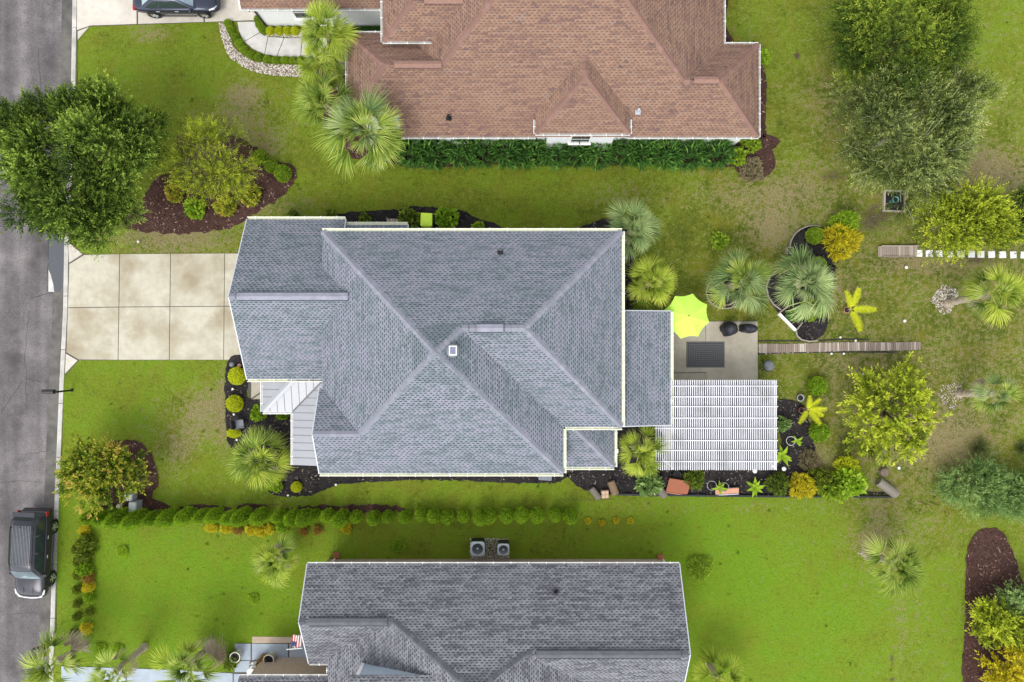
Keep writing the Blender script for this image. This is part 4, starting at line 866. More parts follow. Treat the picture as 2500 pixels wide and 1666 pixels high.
def tree(name, label, px, py, zc, rx, ry, rz, mat, cat='tree', nclump=70, nsp=46, nl=11, spl=.55, leaf=.11, ratio=.42, rc=.75, trunk_r=.14, twigs=0, tmat=None, base=None, arch=.15, tb=.38, tipup=.35, group=None, flat=1.0, gap=.0, jit=.7, stems=1, tcr=.27):
    cx, cy, _ = G(px, py, zc); bx_, by_ = (cx, cy) if base is None else G(*base)[:2]
    root = empty(name, (bx_, by_, 0), label=label, cat=cat, group=group); off = np.array([cx - bx_, cy - by_, zc])
    d = rdir(nclump * 3); d = d[d[:, 2] > -.35][:nclump]; nclump = len(d)
    ph = rng.uniform(0, 6.28, 4); az = np.arctan2(d[:, 1], d[:, 0])
    lob = 1 + .10 * np.sin(3 * az + ph[0]) + .08 * np.sin(5 * az + ph[1] + 3 * d[:, 2]) + rng.normal(0, .06, nclump)
    rr = lob * rng.uniform(.45, .92, nclump) ** .7
    cl = d * rr[:, None] * np.array([rx, ry, rz])
    tc = rng.uniform(-tcr, tcr, nclump)
    ci = np.repeat(np.arange(nclump), nsp); n = len(ci)
    q = rdir(n) * (rng.uniform(0, 1, (n, 1)) ** .5) * rc; B = cl[ci] + q * np.array([1, 1, .65])
    out = unit(B / np.array([rx, ry, rz])); D = out * .45 + unit(q) * .65 + rng.normal(size=(n, 3)) * jit * .45 + np.array([0, 0, .25])
    keep = rng.uniform(size=n) > gap
    B, D, ci = B[keep], D[keep], ci[keep]; n = len(B)
    L = spl * rng.uniform(.6, 1.3, n)
    lv = sprig_parts(B, D, L, nl, leaf, ratio, np.clip(tb + tc[ci] + rng.normal(0, .06, n), 0, 1), arch, tipup)
    V, F, T = lv; mobj('crown', npmesh('crown', V, F, mat, T), root, off)
    if twigs:
        k = rng.choice(n, int(n * twigs), replace=False); Du = unit(D[k]); a = B[k] - Du * L[k][:, None] * .5; b_ = B[k] + Du * L[k][:, None] * 1.0
        V, F, T = ribbons(a, b_, np.full((len(k), 1), .013)); mobj('twigs', npmesh('twigs', V, F, tmat or M_bark, T), root, off)
    tr = MB(); top = Vector(off) + Vector((0, 0, -rz * .35))
    for s_ in range(stems):
        a0 = Vector((math.cos(s_ * 2.1) * .12 * (stems > 1), math.sin(s_ * 2.1) * .12 * (stems > 1), -.05)); k = top * .5 + Vector((random.uniform(-.12, .12) * 2, random.uniform(-.12, .12) * 2, 0)); tp = top + Vector((math.cos(s_ * 2.1), math.sin(s_ * 2.1), 0)) * (.3 * (stems > 1))
        tr.tube([a0, a0.lerp(k, .5), k, tp], [trunk_r * 1.3, trunk_r, trunk_r * .8, trunk_r * .55], 9)
    for i in range(0, nclump, max(1, nclump // 26)):
        e = Vector(off) + Vector(cl[i]); m_ = top.lerp(e, .5) + Vector((0, 0, -.1 * rz)); tr.tube([top * .85, m_, e], [trunk_r * .45, trunk_r * .25, .015], 5, False)
    tr.obj('trunk', tmat or M_bark, root, True)
    return root
# leaf colour families (dark leaf and painted inner shade -> young leaf and painted highlight)
def leafmat(name, *st, transl=.38, objvar=.15): return tinted(name, [(i / (len(st) - 1), c) for i, c in enumerate(st)], .75, objvar, .08, 0, transl)
L_oak = leafmat('dark_oak_leaf', (0.025, 0.048, 0.010), (0.065, 0.115, 0.018), (0.162, 0.249, 0.034), (0.395, 0.535, 0.091), objvar=0.15)
L_bright = leafmat('yellow_green_leaf', (0.062, 0.090, 0.011), (0.190, 0.246, 0.020), (0.426, 0.504, 0.038), (0.694, 0.739, 0.078), objvar=0.15)
L_grey = leafmat('grey_green_leaf', (.036, .058, .016), (.115, .160, .040), (.30, .36, .10), (.62, .66, .24), objvar=0.15)
L_mix = leafmat('green_gold_leaf', (0.028, 0.058, 0.012), (0.085, 0.140, 0.020), (0.210, 0.290, 0.036), (0.460, 0.520, 0.070), objvar=0.15)
L_round = leafmat('boxwood_leaf', (0.072, 0.126, 0.014), (0.180, 0.288, 0.022), (0.324, 0.456, 0.036), (0.504, 0.648, 0.072), objvar=0.15)
L_arb = leafmat('arborvitae_leaf', (0.067, 0.126, 0.012), (0.182, 0.312, 0.019), (0.346, 0.516, 0.031), (0.557, 0.744, 0.060), objvar=0.15)
L_arbd = leafmat('dark_arborvitae_leaf', (0.048, 0.074, 0.012), (0.120, 0.168, 0.022), (0.228, 0.288, 0.031), (0.384, 0.432, 0.048), objvar=0.15)
L_yel = leafmat('golden_shrub_leaf', (.22, .27, .012), (.48, .53, .02), (.66, .69, .04), (.75, .77, .08))
L_gold = leafmat('gold_leaf', (0.260, 0.250, 0.014), (0.520, 0.450, 0.022), (0.680, 0.590, 0.035), (0.750, 0.700, 0.070), objvar=0.15)
L_org = leafmat('orange_tinged_leaf', (0.100, 0.150, 0.014), (0.300, 0.360, 0.035), (0.520, 0.460, 0.060), (0.660, 0.260, 0.130), objvar=0.15)
L_rust = leafmat('rusty_leaf', (0.160, 0.085, 0.025), (0.300, 0.170, 0.040), (0.420, 0.270, 0.060), (0.500, 0.380, 0.080), objvar=0.15)
L_crepe = leafmat('crepe_myrtle_leaf', (0.045, 0.085, 0.010), (0.150, 0.220, 0.018), (0.460, 0.460, 0.050), (0.660, 0.360, 0.130), objvar=0.15)
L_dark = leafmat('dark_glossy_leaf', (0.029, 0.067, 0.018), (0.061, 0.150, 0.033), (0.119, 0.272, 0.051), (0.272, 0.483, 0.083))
L_cedar = leafmat('blue_green_cedar_leaf', (0.058, 0.110, 0.030), (0.160, 0.261, 0.072), (0.304, 0.441, 0.139), (0.493, 0.634, 0.232), objvar=0.15)
L_lime = leafmat('lime_leaf', (.10, .20, .016), (.24, .40, .022), (.36, .52, .04), (.46, .60, .08))
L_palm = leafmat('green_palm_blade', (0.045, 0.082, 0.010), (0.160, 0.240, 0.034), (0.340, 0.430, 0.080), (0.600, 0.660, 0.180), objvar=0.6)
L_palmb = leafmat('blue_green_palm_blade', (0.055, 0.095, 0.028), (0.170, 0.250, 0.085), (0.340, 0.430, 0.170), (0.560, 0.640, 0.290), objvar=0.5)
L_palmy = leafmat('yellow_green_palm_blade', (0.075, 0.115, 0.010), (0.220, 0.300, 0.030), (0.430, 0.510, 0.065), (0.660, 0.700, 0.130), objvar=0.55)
L_dead = leafmat('dead_palm_blade', (.20, .15, .11), (.33, .26, .20), (.46, .38, .30), (.55, .48, .40))
L_ygold = leafmat('yellowing_palm_blade', (.24, .22, .03), (.42, .36, .05), (.52, .44, .08), (.58, .50, .12))
L_spike = leafmat('spiky_grass', (.04, .065, .02), (.085, .12, .035), (.14, .17, .05), (.20, .22, .07))
L_straw = leafmat('straw_grass', (.12, .10, .05), (.20, .17, .09), (.28, .23, .13), (.36, .30, .18))

# fan palm fronds
def fan_mesh(name, m, nb=34, pet=.62, rad=1.0, spread=2.5, droop=.35, seed=0):
    rg = np.random.default_rng(seed); V = []; F = []; T = []
    def add(P_, W_, t0, t1):
        k = len(V)
        for i, (p_, w_) in enumerate(zip(P_, W_)):
            d = P_[min(i + 1, len(P_) - 1)] - P_[max(i - 1, 0)]; s = np.cross(d, (0, 0, 1)); s = s / (np.linalg.norm(s) + 1e-9) * w_
            V.append(p_ - s); V.append(p_ + s); T.extend([t0 + (t1 - t0) * i / (len(P_) - 1)] * 2)
        for i in range(len(P_) - 1): F.append((k + 2 * i, k + 2 * i + 1, k + 2 * i + 3, k + 2 * i + 2))
    hub = np.array([pet, 0, 0.])
    add([np.array([0, 0, 0.]), np.array([pet * .5, 0, .03]), hub], [.022, .018, .016], .55, .6)
    for i in range(nb):
        a = (i / (nb - 1) - .5) * spread + rg.normal(0, .03); L = rad * (.72 + .28 * math.cos(a * .8)) * rg.uniform(.85, 1.08); tb = .45 + rg.normal(0, .14)
        d = np.array([math.cos(a), math.sin(a), 0]); st = hub + np.array([.22 * math.cos(a * .5) * (abs(a) < 1.2), 0, 0]) * .4; dr_ = droop * rg.uniform(.6, 1.5); fo = abs(math.sin(a)) * .25
        pts = [st + d * L * t + np.array([0, 0, fo * t * L * .5 + .03 * (i % 2) - dr_ * L * t ** 2.6]) for t in (.02, .35, .7, 1.0)]
        add(pts, [.010, .021, .016, .002], tb - .20, tb + .22)  # shade at the hub and sunlight at the tip painted into the tint
    return npmesh(name, np.array(V), F, m, np.clip(T, 0, 1))
FAN = {}
for nm, m in (('g', L_palm), ('b', L_palmb), ('y', L_palmy), ('d', L_dead), ('o', L_ygold)):
    FAN[nm] = [fan_mesh('frond', m, 24 + 2 * k, .66 + .08 * k, .92, 1.9 + .2 * k, .18 + .14 * k, 10 * k + 3) for k in range(4)]
def palm(label, px, py, z, r_px, kinds='g', nf=30, base=None, dead=0, old='y', flat=.0, group=None, squash=None):
    cx, cy, _ = G(px, py, z); b_ = (cx, cy) if base is None else G(*base)[:2]
    root = empty('fan_palm', (b_[0], b_[1], 0), label=label, cat='palm', group=group); off = Vector((cx - b_[0], cy - b_[1], z))
    r_ = r_px * kz(z) * .84; tr = MB(); pts = []; rad = []
    for i in range(15):
        t = i / 14; q = off * t; q.x = off.x * t ** .8; q.y = off.y * t ** .8; pts.append(q - Vector((0, 0, .05 if i == 0 else .12 * t))); rad.append((.20 - .05 * t) * (1.08 if i % 2 else .94) + (.07 if i == 0 else 0))
    tk = tr.tube(pts, rad, 11).obj('trunk', M_bark2, root, False)
    boots = MB()
    for i in range(26):                                 # old leaf bases criss-crossing the trunk
        t = .15 + .85 * i / 26; a = i * 2.4; q = Vector((off.x * t ** .8, off.y * t ** .8, off.z * t - .12 * t)); d = Vector((math.cos(a), math.sin(a), 0)); boots.tube([q + d * .13, q + d * .20 + Vector((0, 0, .14))], [.05, .02], 4)
    boots.obj('leaf_bases', M_bark2, tk)
    nf = int(nf * random.uniform(.66, .80)); dead = dead or random.choice((0, 1, 1, 2))
    for i in range(nf):
        u = (i + .5) / nf; az = i * 2.39996 + random.uniform(-.3, .3); el = R(66 - 92 * u + random.uniform(-8, 8)); kd = random.choice(kinds)
        if u > .80: kd = random.choice(old + kinds) if random.random() < .75 else kd
        if i >= nf - dead: kd = 'd'; el = R(-50)
        me = random.choice(FAN[kd]); full = 1.62; s = r_ / full * random.uniform(.74, 1.24) * (.80 + .24 * min(1, u * 1.6))
        o = mobj('frond', me, root, off + Vector((0, 0, .02 - .12 * u)), (random.uniform(-.25, .25), -el, az), s); o.rotation_mode = 'XYZ'
    for i in range(6):                                  # upright young fronds closing the heart of the crown
        mobj('frond', random.choice(FAN[random.choice(kinds)]), root, off + Vector((0, 0, .03)), (random.uniform(-.4, .4), -R(random.uniform(62, 84)), i * 1.05 + random.uniform(-.3, .3)), r_ / 1.62 * random.uniform(.55, .75))
    return root
# feather fronds (cycad / areca) and broad leaves
def pinnate_mesh(name, m, n=26, L=1.0, wl=.22, curve=.35, seed=1):
    rg = np.random.default_rng(seed); V = []; F = []; T = []
    pt = lambda t: np.array([L * t, 0, .25 * L * t - curve * L * t * t])
    for i in range(n):
        t = .14 + .86 * i / (n - 1); w_ = wl * math.sin(math.pi * min(1, .20 + t * .64)) * rg.uniform(.85, 1.1)
        for sg in (-1, 1):
            p0 = pt(t); d = np.array([.55, sg * .85, .06]); e = p0 + d * w_; s = np.array([.016, 0, 0]); k = len(V)
            V += [p0 - s, p0 + s, (p0 + e) / 2 + s * .9 + np.array([0, 0, .01]), e, (p0 + e) / 2 - s * .9 + np.array([0, 0, .01])]; F += [(k, k + 1, k + 2, k + 4), (k + 4, k + 2, k + 3)]; T += [.5 + rg.normal(0, .13)] * 5
    k = len(V)
    for i in range(6): q = pt(i / 5); V += [q + (0, .012, 0), q - (0, .012, 0)]; T += [.7, .7]
    for i in range(5): F.append((k + 2 * i, k + 2 * i + 1, k + 2 * i + 3, k + 2 * i + 2))
    return npmesh(name, np.array(V), F, m, np.clip(T, 0, 1))
def broad_mesh(name, m, L=1.0, wd=.34, curve=.4, seed=1):
    rg = np.random.default_rng(seed); V = []; F = []; T = []; n = 9
    for i in range(n):
        t = i / (n - 1); w_ = wd * .5 * max(.03, math.sin(math.pi * min(1, .06 + t ** .8 * .94))) ; z = .35 * L * t - curve * L * t * t
        V += [(L * t, -w_, z + w_ * .25), (L * t, 0, z), (L * t, w_, z + w_ * .25)]; T += [.45 + rg.normal(0, .06), .75, .5 + rg.normal(0, .06)]
    for i in range(n - 1):
        for j in range(2): a = 3 * i + j; F.append((a, a + 1, a + 4, a + 3))
    return npmesh(name, np.array(V), F, m, np.clip(T, 0, 1), smooth=True)
def rosette(name, label, px, py, z, r_px, meshes, nf=9, part='leaf', cat='plant', lo=10, hi=70, pot=None, group=None, seq=None):
    x, y, _ = G(px, py, z); root = empty(name, (x, y, 0), label=label, cat=cat, group=group); s0 = r_px * kz(z)
    MB().tube([(0, 0, 0), (0, 0, z + .02)], [.05, .03], 7).obj('stem', M_bark2, root)
    for i in range(nf):
        az = seq[i % len(seq)] if seq else i * 2.4 + random.uniform(-.3, .3); el = R(hi - (hi - lo) * (i + .5) / nf)
        mobj(part, random.choice(meshes), root, (0, 0, z), (random.uniform(-.2, .2), -el, az), s0 * random.uniform(.85, 1.1))
    return root
SH = {}
def shrub(kind, label, px, py, r_px, mat, hgt=None, cat='shrub', name='shrub', group=None, sy=1.0, zc=None):
    """px,py = centre seen from above (about mid height)"""
    if kind not in SH:
        prm = {'round': dict(n=1500, leaf=.16, ratio=.6, lump=.04, hgt=.80, core=.86, tv=.16), 'clipped': dict(n=1300, leaf=.17, ratio=.65, lump=.03, hgt=.70, core=.88, tv=.15), 'loose': dict(n=700, leaf=.34, ratio=.45, lump=.28, hgt=.8, core=.55, tv=.2), 'leafy': dict(n=420, leaf=.42, ratio=.55, lump=.25, hgt=.8, core=.5, tv=.2),
               'cone': dict(n=1900, leaf=.20, ratio=.42, lump=.10, shape='cone', hgt=3.0, core=.88, tv=.16), 'feather': dict(n=1100, leaf=.34, ratio=.22, lump=.26, hgt=.85, core=.5, tv=.2), 'spiky': dict(n=420, leaf=.62, ratio=.20, lump=.2, hgt=.9, core=.4, tv=.2)}[kind]
        SH[kind] = [shrub_mesh('shrub', mat, **prm) for _ in range(4)]
    r_ = r_px * kz(.5); me = random.choice(SH[kind]); h = hgt or 1.0
    x, y, _ = G(px, py, zc if zc is not None else r_ * .8 * h)
    o = mobj(name, me, None, (x, y, 0), (0, 0, random.uniform(0, 6.28) if sy == 1 else random.choice((0, math.pi))), (r_, r_ * sy, r_ * h))
    if o.material_slots[0].material != mat: o.material_slots[0].link = 'OBJECT'; o.material_slots[0].material = mat
    return tag(o, label, cat, group)

# ---- big trees -------------------------------------------------------------------
tree('oak_tree', 'big dark green tree overhanging the street kerb', 198, 392, 4.2, 3.95, 3.75, 2.7, L_oak, nclump=105, nsp=84, nl=11, spl=.62, leaf=.15, ratio=.40, rc=.66, trunk_r=.2, tb=.30, tipup=.85)
tree('feathery_tree', 'small feathery yellow-green tree in the red mulch beside the dark street tree', 512, 398, 2.6, 1.95, 1.7, 1.2, L_bright, nclump=34, nsp=30, nl=14, spl=.8, leaf=.13, ratio=.24, rc=.42, trunk_r=.09, tb=.36, tipup=.7, twigs=.12, tmat=plain('olive_twig_bark', (.20, .20, .07), .9), gap=.05, arch=.05)
tree('bushy_tree', 'green tree with golden top growing behind the grey-green tree', 2200, 85, 4.0, 3.3, 2.9, 2.3, L_mix, nclump=80, nsp=62, nl=12, spl=.75, leaf=.15, ratio=.34, rc=.66, trunk_r=.16, tb=.38, tipup=.5, tcr=.3)
tree('willowy_tree', 'broad grey-green tree with pale wispy branches on the back lawn', 2218, 312, 3.6, 3.7, 3.5, 2.1, L_grey, nclump=92, nsp=66, nl=13, spl=.72, leaf=.14, ratio=.26, rc=.62, trunk_r=.15, tb=.32, tipup=.75, twigs=.10, tmat=plain('pale_twig_bark', (.33, .34, .20), .9), gap=.1, arch=.06)
tree('leafy_tree', 'yellow-green leafy tree beside the white stepping tiles', 2345, 540, 2.6, 2.3, 1.65, 1.3, L_bright, nclump=48, nsp=40, nl=11, spl=.6, leaf=.14, ratio=.36, rc=.55, trunk_r=.1, tb=.34, tipup=.75)
tree('leafy_tree', 'dark green leafy shrub tree at the end of the stepping tiles', 2492, 535, 2.0, 1.0, 1.3, .9, L_mix, nclump=18, nsp=36, nl=10, spl=.5, leaf=.15, ratio=.4, rc=.4, trunk_r=.07)
tree('fruit_tree', 'loose yellow-green small tree with drooping leaf sprays on the back lawn', 2175, 1008, 2.1, 2.25, 2.35, 1.0, L_bright, nclump=46, nsp=11, nl=13, spl=.62, leaf=.21, ratio=.42, rc=.42, trunk_r=.07, tb=.42, arch=.3, tipup=.55, jit=.9, stems=3)
tree('crepe_myrtle', 'crepe myrtle with orange and yellow-green leaves by the kerb', 245, 1158, 2.1, 1.75, 1.6, 1.0, L_crepe, nclump=40, nsp=22, nl=9, spl=.5, leaf=.17, ratio=.5, rc=.45, trunk_r=.06, tb=.28, tipup=.75, stems=3, tcr=.28)
for (x, y, rr, lb) in ((2385, 1192, 1.65, 'large blue-green cedar bush in the back corner'), (2482, 1205, 1.3, 'smaller blue-green cedar bush behind the large one')):
    tree('cedar_bush', lb, x, y, .8, rr, rr * .82, .75, L_cedar, cat='bush', nclump=46, nsp=34, nl=11, spl=.5, leaf=.12, ratio=.32, rc=.45, trunk_r=.08)
tree('variegated_shrub', 'yellow-green leafy shrub at the edge of the red mulch island', 2440, 1525, 1.0, 1.2, 1.15, .7, L_bright, cat='shrub', nclump=26, nsp=18, nl=8, spl=.45, leaf=.2, ratio=.42, rc=.35, trunk_r=.04, tb=.5)
tree('variegated_shrub', 'bright gold leafy shrub at the end of the red mulch island', 2478, 1640, 1.0, 1.7, 1.2, .7, L_gold, cat='shrub', nclump=30, nsp=18, nl=8, spl=.45, leaf=.2, ratio=.42, rc=.35, trunk_r=.04, tb=.45)
tree('green_shrub', 'blue-green shrub at the edge of the red mulch island', 2496, 1465, 1.0, .95, .95, .8, L_cedar, cat='shrub', nclump=22, nsp=26, nl=9, spl=.4, leaf=.13, ratio=.4, rc=.35, trunk_r=.05)
# ---- palms -----------------------------------------------------------------------
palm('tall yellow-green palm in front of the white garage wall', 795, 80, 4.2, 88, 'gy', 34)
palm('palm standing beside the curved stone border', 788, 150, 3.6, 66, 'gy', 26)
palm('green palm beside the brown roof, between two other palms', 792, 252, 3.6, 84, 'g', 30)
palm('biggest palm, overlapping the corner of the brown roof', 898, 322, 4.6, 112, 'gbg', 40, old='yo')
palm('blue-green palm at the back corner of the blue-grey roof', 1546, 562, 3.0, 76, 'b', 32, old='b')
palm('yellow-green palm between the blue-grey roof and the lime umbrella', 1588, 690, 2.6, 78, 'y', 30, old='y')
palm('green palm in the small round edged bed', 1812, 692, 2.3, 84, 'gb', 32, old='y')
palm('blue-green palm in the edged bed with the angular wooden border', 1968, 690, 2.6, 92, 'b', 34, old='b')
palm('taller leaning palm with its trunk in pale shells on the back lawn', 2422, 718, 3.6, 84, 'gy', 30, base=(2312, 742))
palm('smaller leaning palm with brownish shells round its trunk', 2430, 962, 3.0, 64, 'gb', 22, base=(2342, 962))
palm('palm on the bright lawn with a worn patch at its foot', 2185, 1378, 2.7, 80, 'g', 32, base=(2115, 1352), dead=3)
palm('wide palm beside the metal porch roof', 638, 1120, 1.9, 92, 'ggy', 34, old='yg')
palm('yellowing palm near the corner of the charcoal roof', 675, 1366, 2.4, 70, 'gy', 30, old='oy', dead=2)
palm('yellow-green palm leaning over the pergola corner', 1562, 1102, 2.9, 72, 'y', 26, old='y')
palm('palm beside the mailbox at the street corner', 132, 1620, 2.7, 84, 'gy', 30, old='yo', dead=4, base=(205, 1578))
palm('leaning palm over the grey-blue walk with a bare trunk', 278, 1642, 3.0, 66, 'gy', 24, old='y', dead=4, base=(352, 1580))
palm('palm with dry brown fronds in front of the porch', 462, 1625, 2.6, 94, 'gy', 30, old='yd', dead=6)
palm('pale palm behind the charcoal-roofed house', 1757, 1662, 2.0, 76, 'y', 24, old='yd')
# ---- shrubs ----------------------------------------------------------------------
for x, y, r_ in ((633, 385, 19), (661, 405, 17), (690, 423, 21)): shrub('round', 'round clipped green shrub in the red mulch bed', x, y, r_, L_round, group='round shrubs in the red mulch bed')
for x, y, r_, m, lb in ((425, 470, 20, L_org, 'shaded flowering shrub with red tips under the feathery tree'), (475, 508, 22, L_lime, 'yellow-green leafy shrub in the red mulch'), (548, 503, 22, L_org, 'yellow shrub with orange flowers in the red mulch'), (609, 477, 22, L_org, 'green shrub dotted with orange flowers in the red mulch')): shrub('leafy', lb, x, y, r_, m)
bx1 = [(556, 57), (563, 72), (573, 91), (585, 105), (595, 122), (611, 134), (630, 141), (652, 145), (673, 147), (695, 147), (715, 148), (735, 147)]
for x, y in bx1: shrub('round', 'small boxwood lining the outer side of the curved walk', x, y, 10.2, L_round, 1.1, name='boxwood', group='boxwoods outside the curved walk')
for x, y in ((630, 47), (633, 60), (640, 70), (659, 75), (681, 75), (701, 75), (720, 75)): shrub('round', 'small boxwood between the curved walk and the garage wall', x, y, 10.5, L_yel if x > 650 else L_round, 1.1, name='boxwood', group='boxwoods by the garage wall')
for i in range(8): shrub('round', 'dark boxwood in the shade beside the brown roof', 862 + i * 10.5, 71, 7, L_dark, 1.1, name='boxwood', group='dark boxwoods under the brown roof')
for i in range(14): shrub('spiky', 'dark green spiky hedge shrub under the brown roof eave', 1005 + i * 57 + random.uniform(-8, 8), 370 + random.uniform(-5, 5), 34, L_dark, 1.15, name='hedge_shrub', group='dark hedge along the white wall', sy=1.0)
shrub('leafy', 'mid green shrub at the end of the dark hedge', 1800, 382, 20, L_round); shrub('leafy', 'bright green leafy shrub at the corner of the brown roof', 1832, 350, 22, L_round); shrub('loose', 'dry straggly shrub in the mulch at the corner of the white house', 1836, 415, 26, L_straw, .5)
shrub('leafy', 'bright shrub against the east wall of the brown-roofed house', 1862, 140, 16, L_lime)
for x, y, r_ in ((577, 919, 21.5), (571, 986, 20.5)): shrub('clipped', 'golden ball shrub in the black mulch by the front walk', x, y, r_, L_yel, group='golden balls in the front bed')
shrub('clipped', 'half round golden shrub beside the garden bench', 570, 1058, 17, L_yel, .8, sy=.72); shrub('clipped', 'small golden shrub in black mulch at the lawn edge', 723, 1190, 13.5, L_yel); shrub('leafy', 'yellow leafy shrub under the wide palm', 672, 1186, 15, L_lime)
shrub('loose', 'small green shrub beside the front walk', 630, 1010, 17, L_arb); shrub('loose', 'small yellow-green shrub against the porch gutter', 688, 1012, 13, L_arb)
shrub('leafy', 'leafy yellow-green shrub left of the lime bin', 1000, 536, 24, L_mix); shrub('leafy', 'leafy yellow-green shrub right of the lime bin', 1091, 534, 25, L_lime)
for x, y, lb in ((806, 526, 'little leafy shrub at the end of the garage gutter'), (716, 528, 'little yellow-green shrub half hidden by the garage gutter'), (890, 536, 'little leafy shrub beside the grey slatted bench')): shrub('leafy', lb, x, y, 14, L_mix)
shrub('leafy', 'low green plant under the long cream gutter', 1168, 556, 14, L_round, .6); shrub('leafy', 'small green shrub alone on the lawn by the blue-green palm', 1757, 587, 19, L_round, .8)
shrub('round', 'round clipped shrub in the edged black bed', 1990, 575, 21, L_round); shrub('round', 'dark round shrub behind the blue-green palm', 2000, 645, 18, L_arb); shrub('loose', 'green shrub at the tip of the edged bed', 1985, 755, 24, L_round)
shrub('feather', 'gold and green bushy shrub beside the edged bed', 2055, 590, 38, L_gold); shrub('feather', 'bright green bush growing out of the gold shrub', 2062, 547, 30, L_lime); shrub('feather', 'lime spiky plant tucked against the blue-green palm', 1938, 642, 15, L_lime); shrub('feather', 'orange leafed plant tucked against the blue-green palm', 1910, 650, 15, L_org); shrub('leafy', 'dark low plant inside the angular wooden border', 1935, 770, 14, L_dark, .6)
shrub('round', 'egg-shaped green shrub on the lawn nearer the boardwalk', 1996, 943, 23, L_arb); shrub('round', 'egg-shaped green shrub on the lawn below the potted plants', 2002, 1056, 24, L_arb)
shrub('loose', 'blue-green shrub at the pergola side', 1911, 1036, 17, L_cedar); shrub('feather', 'dull brown-green shrub in the leaf litter', 1976, 1125, 22, L_straw, .7); shrub('loose', 'dense dark green bush by the black edging', 2000, 1172, 26, L_arbd)
shrub('leafy', 'bright green leafy bush by the black edging', 2075, 1178, 34, L_lime); shrub('leafy', 'mid green leafy bush by the black edging', 2035, 1190, 30, L_round); shrub('feather', 'yellow leafy bush by the black edging', 1960, 1188, 28, L_gold); shrub('feather', 'yellow-tipped bush above the black edging', 2068, 1140, 24, L_yel); shrub('leafy', 'small yellow-green plant beside the log end', 2098, 1190, 14, L_lime)
shrub('leafy', 'blue-green broadleaf shrub beside the rolled grey mat', 1584, 1180, 28, L_cedar); shrub('feather', 'yellow-green feathery shrub in a dark pot', 1695, 1170, 23, L_mix); shrub('feather', 'sage green feathery shrub near the white disc lamp', 1899, 1182, 24, L_mix)
# conifer hedge between the two lots
hx = [228, 262, 298, 335, 375, 415, 452, 490, 525, 562, 596, 636, 680, 716, 741, 766, 797, 833, 868, 908, 942, 984, 1025, 1055, 1093, 1133, 1170, 1195, 1237, 1275, 1311, 1356, 1392]
for i, x in enumerate(hx):
    r_ = 17.0 + random.uniform(-3.2, 2.6) + (1.0 if i < 9 else 0); t = i / 32
    shrub('cone', 'trimmed green arborvitae in the long hedge between the lots', x + random.uniform(-3, 3), 1264 + random.uniform(-4, 4), r_, L_arb, 1.75 - .55 * t + random.uniform(-.25, .25), cat='conifer', name='arborvitae', group='arborvitae hedge between the lots', zc=.9)
for x, y, m in ((205, 1300, L_gold), (515, 1292, L_gold), (552, 1294, L_gold), (580, 1300, L_rust), (612, 1300, L_gold), (634, 1302, L_gold), (656, 1298, L_gold), (690, 1294, L_arb), (742, 1302, L_rust), (775, 1300, L_rust), (845, 1296, L_gold), (553, 1289, L_gold)):
    lab = {L_gold.name: 'low golden shrub at the foot of the arborvitae hedge', L_rust.name: 'low rusty brown shrub at the foot of the arborvitae hedge', L_arb.name: 'low green shrub at the foot of the arborvitae hedge'}[m.name]
    shrub('loose', lab, x, y - 5, 12 + random.uniform(-2, 2), m, .8, name='low_shrub', group=lab.replace('low ', '').replace(' shrub', ' shrubs'))
for x, y, r_, m in ((213, 1322, 17, L_arbd), (210, 1352, 17, L_arbd), (208, 1388, 15, L_arb), (217, 1410, 11, L_rust), (216, 1433, 11, L_gold), (218, 1460, 10, L_arb), (217, 1495, 8, L_arbd), (211, 1534, 11, L_gold)):
    shrub('loose', 'young conifer in the short hedge facing the street', x, y, r_ + 2, m, 1.1, cat='conifer', name='young_conifer', group='short hedge facing the street', zc=.2)
for x, y, r_ in ((183, 1342, 9), (187, 1372, 9), (187, 1406, 9), (185, 1442, 9), (185, 1476, 8), (184, 1508, 8), (176, 1548, 9)):
    shrub('loose', 'thin dark sapling beside the short street hedge', x, y, r_ + 1, L_arbd, 1.3, cat='conifer', name='dark_sapling', group='dark saplings by the street hedge', zc=.3)
for x, y in ((1435, 1272), (1470, 1277), (1505, 1271), (1539, 1272)): shrub('leafy', 'tiny yellow shrub at the open end of the hedge line', x, y, 7, L_gold, name='tiny_shrub', group='tiny yellow shrubs')
for x, y, r_, lb in ((973, 1333, 15, 'small light green shrub alone by the charcoal roof'), (618, 1463, 12, 'faint low shrub on the bright lawn in front of the charcoal roof'), (298, 1348, 13, 'low tuft on the bright lawn near the hedge corner'), (245, 1585, 13, 'small shrub near the street palm'), (288, 1588, 13, 'small shrub between two palms on the bright lawn'), (1710, 1386, 26, 'wide low round tuft on the lawn beside the charcoal roof')): shrub('feather', lb, x, y, r_, L_arb if r_ < 20 else L_round, .45, name='low_plant')
shrub('leafy', 'shrub with red leaves in the cream pot on the porch', 637, 1634, 18, L_rust, 1.1, sy=1.0, zc=.9); shrub('loose', 'yellow-green shrub in the pot beside the palm', 562, 1612, 20, L_mix, 1.0)
